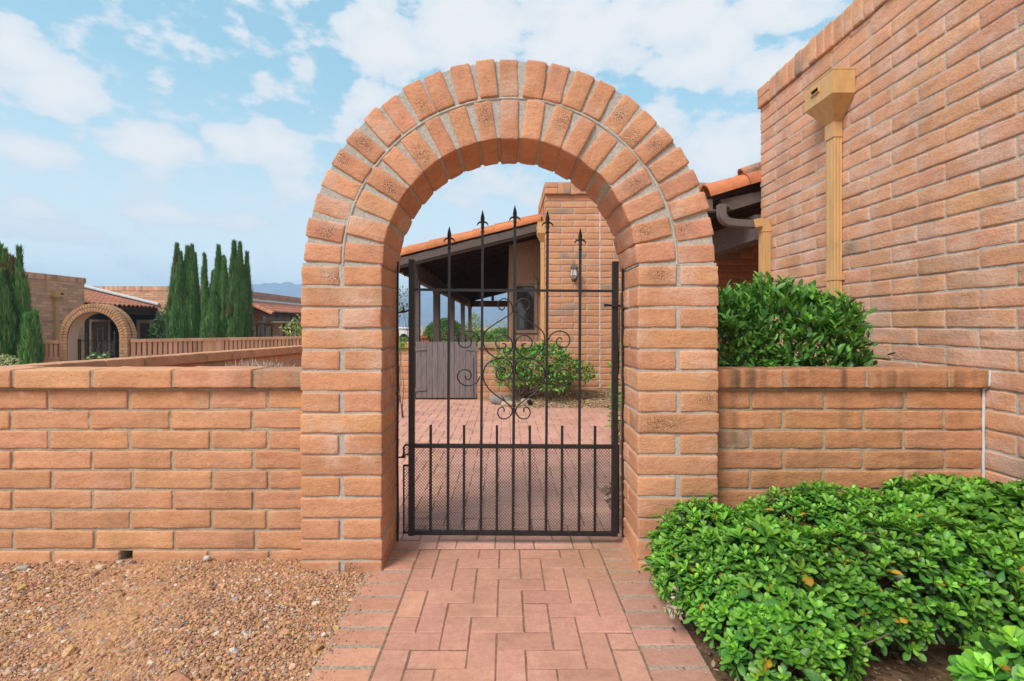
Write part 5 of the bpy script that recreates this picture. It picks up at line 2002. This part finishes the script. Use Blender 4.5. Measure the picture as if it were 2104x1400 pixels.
# door and window in the porch
mb = MB()
mb.box((-18.2, 21.98, GZ), (-15.1, 22.07, 1.75))  # near-black sheet stands in for the shade deep in the porch
build('porch_shade_panel', mb, M_DARKIN, nb)
def framed(name, x0, x1, y, z0, z1, t, mat, pmat=M_PANE):
    mb = MB()
    for (xa, xb, za, zb) in ((x0, x0 + t, z0, z1), (x1 - t, x1, z0, z1), (x0 + t, x1 - t, z1 - t, z1), (x0 + t, x1 - t, z0, z0 + t * .5)):
        mb.box((xa, y - .06, za), (xb, y, zb))
    d = build(name, mb, mat, nb)
    mb = MB()
    mb.box((x0 + t, y - .03, z0 + t * .5), (x1 - t, y - .02, z1 - t))
    build('pane', mb, pmat, d)
    return d
framed('door', PX(184, 21.9), PX(227, 21.9), 21.95, GZ + .05, PZ(657, 21.9), .09, M_TRIM)
framed('window', PX(281, 21.9), PX(314, 21.9), 21.95, PZ(712, 21.9), PZ(657.5, 21.9), .14, mat_noise('greige_trim', (.30, .25, .22), 10, .1, .7, .3))
# conductor heads
def far_head(y, xw, zt):
    mb = MB()
    mb.hexa([(xw, y - .17, zt - .2), (xw + .17, y - .17, zt - .2), (xw + .17, y + .17, zt - .2), (xw, y + .17, zt - .2), (xw, y - .17, zt), (xw + .17, y - .17, zt), (xw + .17, y + .17, zt), (xw, y + .17, zt)])
    mb.hexa([(xw, y - .06, zt - .32), (xw + .09, y - .06, zt - .32), (xw + .09, y + .06, zt - .32), (xw, y + .06, zt - .32), (xw, y - .169, zt - .2), (xw + .169, y - .169, zt - .2), (xw + .169, y + .169, zt - .2), (xw, y + .169, zt - .2)])
    h = build('rain_head', mb, M_TAN, nb)
    m2 = MB()
    m2.box((xw + .168, y + .02, zt - .12), (xw + .175, y + .12, zt - .07))
    build('overflow_slot', m2, M_DARKIN, h)
    m3 = MB()
    m3.box((xw, y - .06, GZ), (xw + .09, y + .06, zt - .318))
    build('downspout', m3, M_TAN, nb)
far_head(17.1, XN + .012, PZ(598, 17.1))
mb = MB()
yh = YN - .012
cx = PX(418, 22)
mb.box((cx - .14, yh - .16, PZ(626, 22)), (cx + .16, yh, PZ(617, 22)))
mb.box((cx - .0, yh - .08, GZ), (cx + .10, yh, PZ(627, 22)))
build('rain_head', mb, M_TAN, nb)

# patio of the neighbour: roof along X=-12.7, eave at -11.4
mb = MB()
upn2 = np.array([-1.2, 0, .50]); upn2 /= np.linalg.norm(upn2)
tile_field(mb, (-11.45, 25.1, 1.83), (0, 1, 0), upn2, 15.5, 1.32, pu=.24, ps=.34, amp=.045, base=(.55, .215, .135), nsub=6)
barrel_row(mb, (-11.42, 25.0, 1.74), (-12.66, 25.0, 2.26), .12, 4, (0, 0, 1), (.56, .21, .11))
rf2 = build('porch_roof', mb, M_TILE, nb)
mb = MB()
mb.tube([(-12.64, 25.0, 2.42), (-12.64, 40.5, 2.42)], .07, 6)
build('flashing', mb, M_FLASH, rf2)
mb = MB()
mb.hexa([(-12.68, 25.05, 2.18), (-11.5, 25.05, 1.66), (-11.5, 40.6, 1.66), (-12.68, 40.6, 2.18), (-12.68, 25.05, 2.26), (-11.5, 25.05, 1.74), (-11.5, 40.6, 1.74), (-12.68, 40.6, 2.26)])
build('roof_deck', mb, M_CEIL, rf2)
for yy in np.arange(25.1, 40, .9):
    mb = MB()
    mb.beam((-12.6, yy, 2.09), (-11.46, yy, 1.60), .08, .13)
    build('rafter', mb, M_WOODD, rf2)
mb = MB()
mb.beam((-11.75, 24.9, 1.50), (-11.75, 40.5, 1.50), .16, .22)
build('beam', mb, M_WOODD, nb)
for yy in (24.75, 27.4, 31.5):
    mb = MB()
    mb.beam((-11.80, yy, GZ), (-11.80, yy, 1.39), .17, .17, up=(0, 1, 0))
    mb.box((-11.95, yy - .14, 1.28), (-11.62, yy + .14, 1.388))
    build('post', mb, M_WOODD, nb)
mb = MB()
mb.tube([(-11.6, 25.3, 1.33), (-11.6, 31, 1.33)], .055, 8)
build('roller_shade', mb, mat_noise('tan_cloth', (.42, .33, .2), 20, .1, .8, .2), nb)
for (ya, yb) in ((26.0, 27.7), (29.5, 31.0)):
    mb = MB()
    for (a, b_, za, zb) in ((ya, ya + .09, GZ + .05, 1.2), (yb - .09, yb, GZ + .05, 1.2), (ya + .09, yb - .09, 1.1, 1.2), ((ya + yb) / 2 - .04, (ya + yb) / 2 + .04, GZ + .05, 1.1)):
        mb.box((-12.66, a, za), (-12.60, b_, zb))
    d = build('sliding_door', mb, M_TRIM, nb)
    mb = MB()
    mb.box((-12.645, ya + .09, GZ + .05), (-12.635, yb - .09, 1.1))
    build('pane', mb, M_PANE, d)

# neighbour archway at Y=15.9
na_ = thing('brick_archway', 'distant block archway with a pale stucco underside before the neighbouring house', 'archway', (-12.8, 16, GZ))
AYN, ADN = 15.9, .42
ax0, ax1 = PX(138.5, AYN), PX(244, AYN)
acx, ari = (ax0 + ax1) / 2, (ax1 - ax0) / 2
azs = PZ(641.7, AYN) - ari
ring = .265
mb, mp = MB(), MB()
na = 40
ang = np.linspace(0, math.pi, na)
aro = ari + ring


def arch_quad(mb, r0, r1, y0, y1, mat):
    vs = []
    for (rr, yy) in ((r0, y0), (r1, y0), (r1, y1), (r0, y1)):
        vs.append(np.stack([acx + rr * np.cos(ang), np.full(na, yy), azs + rr * np.sin(ang)], 1))
    v = np.concatenate(vs)
    f = []
    for a in range(4):
        c2 = (a + 1) % 4
        for i in range(na - 1):
            f.append((a * na + i, a * na + i + 1, c2 * na + i + 1, c2 * na + i))
    mb.add(v, f, (1, 1, 1), mat)


arch_quad(mb, ari + .006, aro - .012, AYN + .012, AYN + ADN - .012, 1)
for (n, r0, r1) in ((30, ari + .012, ari + ring * .52), (36, ari + ring * .56, aro)):
    for i in range(n):
        t = math.pi * (i + .5) / n
        er, et = np.array([math.cos(t), 0, math.sin(t)]), np.array([-math.sin(t), 0, math.cos(t)])
        rm = (r0 + r1) / 2
        for (ya, yb) in ((AYN, AYN + ADN * .40), (AYN + ADN * .56, AYN + ADN)):
            put_block(mb, (acx + rm * math.cos(t), (ya + yb) / 2, azs + rm * math.sin(t)), ((r1 - r0) / 2, (yb - ya) / 2, rm * math.pi / n / 2 * .84), np.stack([er, [0, 1, 0], et]), res=(1, 1, 1), base=(.50, .27, .14), burnt=.06)
build('arch_ring', mb, [M_FARBLOCK, mat_noise('dark_joint', (.16, .10, .075), 20, .3, .95, .1)], na_)
arch_quad(mp, ari - .006, ari + .011, AYN + .03, AYN + ADN - .02, 0)
mp.box((ax0 - .011, AYN + .03, GZ), (ax0 + .006, AYN + ADN - .02, azs))
mp.box((ax1 - .006, AYN + .03, GZ), (ax1 + .011, AYN + ADN - .02, azs))
build('soffit', mp, M_STUCCO, na_)
for (xa, xb) in ((ax0 - ring, ax0 - .012), (ax1 + .012, ax1 + ring)):
    mb = MB()
    mb.box((xa + .012, AYN + .012, GZ), (xb - .012, AYN + ADN - .012, azs), mat=1)
    z = azs - .05
    k = 0
    while z > GZ:
        w = xb - xa
        for (ya, yb) in ((AYN, AYN + ADN * .40), (AYN + ADN * .56, AYN + ADN)):
            if k % 2:
                put_block(mb, ((xa + xb) / 2, (ya + yb) / 2, z), (w / 2, (yb - ya) / 2, .046), res=(1, 1, 1), base=(.50, .27, .14))
            else:
                for xx in (xa + w * .25, xa + w * .75):
                    put_block(mb, (xx, (ya + yb) / 2, z), (w / 4 - .007, (yb - ya) / 2, .046), res=(1, 1, 1), base=(.50, .27, .14))
        z -= .1016
        k += 1
    build('pillar', mb, [M_FARBLOCK, M_MORTAR], na_)
ng = thing('iron_gate', 'distant black iron gate with curly scrolls under the neighbour archway', 'gate', (-12.6, 16.4, GZ))
GYN = 16.3
mb = MB()
for px in (161, 165):
    mb.beam((PX(px, GYN), GYN, GZ + .05), (PX(px, GYN), GYN, PZ(696, GYN)), .03, .03, up=(0, 1, 0))
build('stile', mb, M_IRON, ng)
mb = MB()
mb.beam((PX(161, GYN), GYN, PZ(700.5, GYN)), (PX(246, GYN), GYN, PZ(700.5, GYN)), .02, .025)
mb.beam((PX(161, GYN), GYN, GZ + .1), (PX(246, GYN), GYN, GZ + .1), .02, .025)
build('rail', mb, M_IRON, ng)
M_IRONG = mat_noise('grey_iron', (.075, .075, .085), 20, .2, .5, .4)
for (px, tp) in ((178, 684), (190, 679), (201, 673), (212, 671), (224, 675), (235, 680)):
    mb = MB()
    mb.beam((PX(px, GYN), GYN, GZ + .1), (PX(px, GYN), GYN, PZ(tp + 3, GYN)), .017, .017, up=(0, 1, 0))
    br = build('bar', mb, M_IRONG, ng)
    mb = MB()
    mb.lathe((PX(px, GYN), GYN, PZ(tp + 6, GYN)), [(.010, -.02), (.028, 0), (.022, .03), (.0001, .10)], 6, smooth=False)
    build('finial', mb, M_IRONG, br)
for i in range(4):
    for j in range(3):
        cx, cz = PX(188 + i * 14.5, GYN - .02), PZ(708 + j * 10, GYN)
        th = np.linspace(.4, 8.2, 22)
        s = 1 if (i + j) % 2 else -1
        mb = MB()
        mb.tube([(cx + s * .0095 * t * math.cos(t), GYN - .02, cz + .0095 * t * math.sin(t)) for t in th], .010, 5)
        build('scroll', mb, M_IRONG, ng)


# slatted block walls of the neighbour
def slat_wall(label, p0, p1, zt0, zt1, slat=.098, gap=.044, piers=()):
    p0, p1 = np.array(p0, float), np.array(p1, float)
    t = thing('slatted_wall', label, 'wall', (*((p0 + p1) / 2), GZ))
    L = np.linalg.norm(p1 - p0)
    u = (p1 - p0) / L
    n_ = np.array([u[1], -u[0]])
    mc, ms, mw = MB(), MB(), MB()

    def zt(s):
        return zt0 + (zt1 - zt0) * s / L

    s = 0
    while s < L:
        e = min(s + .405, L)
        b = block_col(FARB, .03, .08)[0]
        q = [p0 + u * (s + .006) - n_ * .1, p0 + u * (e - .006) - n_ * .1, p0 + u * (e - .006) + n_ * .1, p0 + u * (s + .006) + n_ * .1]
        mc.hexa([(*w_, zt(s) - .095) for w_ in q] + [(*w_, zt(s)) for w_ in q], (*b, 0))
        s += .405
    s = .02
    while s < L - .05:
        w = slat
        b = block_col(FARB, .04, .09)[0]
        pier = any(a < s < c for a, c in piers)
        q = [p0 + u * s - n_ * .06, p0 + u * (s + (w if not pier else w + gap)) - n_ * .06, p0 + u * (s + (w if not pier else w + gap)) + n_ * .075, p0 + u * s + n_ * .075]
        ms.hexa([(*w_, zt(s) - .50) for w_ in q] + [(*w_, zt(s) - .097) for w_ in q], (*b, 0))
        s += slat + gap
    z = .50
    k = 0
    while zt0 - z > GZ:
        s = 0
        while s < L:
            e = min(s + .405, L)
            b = block_col(FARB, .05, .08)[0]
            q = [p0 + u * (s + .006) - n_ * .08, p0 + u * (e - .006) - n_ * .08, p0 + u * (e - .006) + n_ * .085, p0 + u * (s + .006) + n_ * .085]
            mw.hexa([(*w_, zt(s) - z - .095) for w_ in q] + [(*w_, zt(s) - z - .004) for w_ in q], (*b, 0))
            s += .405
        z += .1016
        k += 1
    q = [p0 - n_ * .075, p1 - n_ * .075, p1 + n_ * .06, p0 + n_ * .06]
    mw.hexa([(*w_, GZ) for w_ in q] + [(q[0][0], q[0][1], zt0 - .502), (q[1][0], q[1][1], zt1 - .502), (q[2][0], q[2][1], zt1 - .502), (q[3][0], q[3][1], zt0 - .502)], (1, 1, 1), 1)
    build('coping', mc, M_FARBLOCK, t)
    build('slat_panel', ms, M_FARBLOCK, t)
    build('wall_base', mw, [M_FARBLOCK, M_MORTAR], t)


zf = PZ(697.5, 15.9)
slat_wall('short slatted block wall between the young cypress and the neighbour archway', (XN, 16.0), (ax0 - ring, 16.0), PZ(700, 16), PZ(700, 16))
slat_wall('long slatted block wall running from the neighbour archway towards the left pillar', (ax1 + ring + .02, 16.0), (-7.2, 20.9), PZ(697.5, 16.0), PZ(690.5, 20.9), piers=((1.9, 2.5),))

# ================================================================== MOUNTAINS
mb = MB()
R = 1500
az = np.linspace(-70, 45, 240)
azr = np.radians(az)
ridge_px = np.tan(azr) * F + VX
ctrl = [(-3000, 628), (0, 632), (300, 622), (420, 612), (505, 589), (528, 581.5), (538, 585), (547, 579), (556, 582), (565, 581), (572, 584), (590, 576.5), (598, 579), (607, 583), (617, 582), (640, 575), (700, 590), (760, 584), (815, 607), (841, 597), (880, 588), (930, 578), (1000, 590), (1060, 600), (1150, 604), (1300, 620), (1600, 640), (2600, 650)]
ry = np.interp(ridge_px, [c[0] for c in ctrl], [c[1] for c in ctrl])
rows = 26
X = np.zeros((len(az), rows)); Y = X.copy(); Z = X.copy()
for j in range(rows):
    t = j / (rows - 1)
    # from the foot (near, t=0) to the ridge (t=1), then it is closed behind
    rad = (R - 520 * (1 - t)) / np.cos(azr)
    hh = (VY - ry) / F * R
    base = -5 + (hh + 5) * (t ** 1.5)
    nse = fbm(np.stack([azr * 26, np.full(len(az), t * 4.0), azr * 0], 1), 4)
    X[:, j] = rad * np.sin(azr)
    Y[:, j] = rad * np.cos(azr)
    Z[:, j] = base + nse * 32 * (t * (1 - t)) * 1.8 + 3 * vnoise(np.stack([azr * 160, azr * 0, azr * 0], 1)) * (t > .97)
mb.grid(X, Y, Z, smooth=True)
bk = np.stack([X[:, -1], X[:, -1] * 1.12], 1)
mb.grid(bk, np.stack([Y[:, -1], Y[:, -1] * 1.12], 1), np.stack([Z[:, -1], np.full(len(az), -5.0)], 1))
tag(build('mountains', mb, mat_noise('haze_blue_rock', (.07, .095, .17), .02, .4, .95, .1)), 'hazy blue mountain range on the horizon', None, None, 'structure')  # blue of the hazy air is partly painted into the rock colour

# ================================================================== HAZE
mb = MB()
mb.box((-4300, -120, -5.5), (4300, 4350, 152))
m = bpy.data.materials.new('haze_air')
m.use_nodes = True
nt = m.node_tree
nt.nodes.clear()
out = nt.nodes.new('ShaderNodeOutputMaterial')
pv = N(nt, 'ShaderNodeVolumePrincipled', ins={'Color': (.48, .74, 1.0, 1), 'Density': .00072, 'Anisotropy': .0})
nt.links.new(pv.outputs[0], out.inputs['Volume'])
hz = build('haze', mb, m)
tag(hz, 'pale blue desert haze over the distance', None, None, 'stuff')

# ================================================================== SKY, SUN
SUN_EL, SUN_AZ = math.radians(48), math.radians(-140)       # azimuth from +Y towards +X
sd = Vector((math.sin(SUN_AZ) * math.cos(SUN_EL), math.cos(SUN_AZ) * math.cos(SUN_EL), math.sin(SUN_EL)))
sl = bpy.data.lights.new('sun', 'SUN')
sl.energy = 1.9
sl.angle = math.radians(24)
sl.color = (1.0, .94, .85)
so = bpy.data.objects.new('sun', sl)
COL.objects.link(so)
so.location = (0, 0, 30)
so.rotation_euler = (-sd).to_track_quat('-Z', 'Y').to_euler()

w = bpy.data.worlds.new('World')
SC.world = w
w.use_nodes = True
nt = w.node_tree
bg = nt.nodes['Background']
sky = nt.nodes.new('ShaderNodeTexSky')
sky.sky_type = 'NISHITA'
sky.sun_disc = False
sky.sun_elevation = SUN_EL
sky.sun_rotation = SUN_AZ
sky.air_density = 1.0
sky.dust_density = 1.2
sky.ozone_density = 1.2
tc = nt.nodes.new('ShaderNodeTexCoord')
dirv = tc.outputs['Generated']
sep = N(nt, 'ShaderNodeSeparateXYZ', ins={0: dirv})
az_ = mth(nt, 'ARCTAN2', sep.outputs[0], sep.outputs[1])
el_ = mth(nt, 'ARCSINE', sep.outputs[2])
# turbulence displaces the cloud lookup
cmb = N(nt, 'ShaderNodeCombineXYZ', ins={0: az_, 1: el_, 2: 0.0})
sc2 = N(nt, 'ShaderNodeVectorMath', operation='MULTIPLY', ins={0: cmb.outputs[0], 1: (1.0, 1.7, 1)})
nA = N(nt, 'ShaderNodeTexNoise', ins={'Vector': sc2.outputs[0], 'Scale': 14.0, 'Detail': 9.0, 'Roughness': .56})
nB = N(nt, 'ShaderNodeTexNoise', ins={'Vector': sc2.outputs[0], 'Scale': 4.0, 'Detail': 4.0, 'Roughness': .55})
BL = [(100, 175, 150, 78, 1), (25, 85, 80, 66, 1), (60, 130, 110, 64, .9), (60, 310, 140, 42, .9), (325, 300, 130, 48, 1), (470, 292, 75, 38, .8), (575, 300, 90, 58, .9), (60, 425, 75, 28, .8), (400, 450, 190, 26, .65),
      (790, 85, 120, 80, .95), (960, 62, 180, 92, 1), (1200, 62, 190, 92, 1), (1390, 50, 140, 70, 1), (1480, 75, 120, 62, .95), (1450, 130, 150, 48, .95), (1590, 25, 210, 48, .9), (765, 215, 72, 52, .9), (1495, 315, 140, 82, .95), (1345, 262, 75, 52, .85), (1600, 130, 150, 50, .85), (1000, 390, 240, 50, .35), (250, 405, 40, 16, .5), (600, 400, 120, 40, .45), (130, 480, 260, 26, .35)]
field = None
for (px, py, rx, ry_, s) in BL:
    a = math.atan((px - VX) / F)
    e = math.atan((VY - py) / F * math.cos(a))
    ca = math.cos(a)
    sub = N(nt, 'ShaderNodeVectorMath', operation='SUBTRACT', ins={0: cmb.outputs[0], 1: (a, e, 0)})
    mul = N(nt, 'ShaderNodeVectorMath', operation='MULTIPLY', ins={0: sub.outputs[0], 1: (F / rx / (ca * ca), F / ry_ / ca, 0)})
    ln = N(nt, 'ShaderNodeVectorMath', operation='LENGTH', ins={0: mul.outputs[0]})
    v_ = mth(nt, 'MULTIPLY_ADD', ln.outputs['Value'], -s, s)
    field = v_ if field is None else mth(nt, 'MAXIMUM', field, v_)
# generic cumulus elsewhere in the sky (behind and overhead)
away = mth(nt, 'MULTIPLY', mth(nt, 'GREATER_THAN', mth(nt, 'ABSOLUTE', az_), .95), mth(nt, 'MULTIPLY_ADD', nB.outputs['Fac'], 2.6, -1.25))
overhead = mth(nt, 'MULTIPLY', mth(nt, 'GREATER_THAN', el_, .75), mth(nt, 'MULTIPLY_ADD', nB.outputs['Fac'], 2.6, -1.25))
field = mth(nt, 'MAXIMUM', field, mth(nt, 'MAXIMUM', mth(nt, 'SUBTRACT', away, .0), overhead))
dens = mth(nt, 'ADD', field, mth(nt, 'MULTIPLY_ADD', nA.outputs['Fac'], 1.95, -.93))
cov = N(nt, 'ShaderNodeMapRange', interpolation_type='SMOOTHSTEP', ins={'Value': dens, 'From Min': .0, 'From Max': .30})
brt = N(nt, 'ShaderNodeMapRange', interpolation_type='SMOOTHSTEP', ins={'Value': dens, 'From Min': .05, 'From Max': .85})
# sky tint: Nishita softened by a thin high veil, stronger near the horizon
veil = N(nt, 'ShaderNodeMapRange', ins={'Value': el_, 'From Min': 0.0, 'From Max': .55, 'To Min': .92, 'To Max': .62})
K = 4.5
vc = N(nt, 'ShaderNodeMapRange', interpolation_type='SMOOTHSTEP', ins={'Value': el_, 'From Min': -.02, 'From Max': .48})
vcol = mixc(nt, vc.outputs[0], (.95 * K, .98 * K, .94 * K), (.33 * K, .65 * K, .77 * K))
skyc = mixc(nt, veil.outputs[0], sky.outputs[0], vcol)
cl = mixc(nt, brt.outputs[0], (.72 * K, .78 * K, .84 * K), (.89 * K, .87 * K, .865 * K))
fac = mth(nt, 'MULTIPLY', cov.outputs[0], .92)
fin = mixc(nt, fac, skyc, cl)
nt.links.new(fin, bg.inputs['Color'])
bg.inputs['Strength'].default_value = .115

# ================================================================== CAMERA, RENDER
cam = bpy.data.cameras.new('camera')
co = bpy.data.objects.new('camera', cam)
COL.objects.link(co)
co.location = (0, 0, H)
co.rotation_euler = (math.pi / 2, 0, 0)
cam.sensor_width = 36
cam.lens = 36 * F / 2104
cam.shift_x = (1052 - VX) / 2104
cam.shift_y = -(700 - VY) / 2104
cam.clip_start = .05
cam.clip_end = 9000
SC.camera = co
SC.view_settings.view_transform = 'Standard'
SC.view_settings.look = 'None'
SC.view_settings.gamma = 1
SC.view_settings.exposure = 1.06
SC.cycles.use_denoising = True
SC.cycles.denoising_prefilter = 'NONE'
SC.cycles.max_bounces = 8
SC.cycles.diffuse_bounces = 4
SC.cycles.volume_bounces = 1
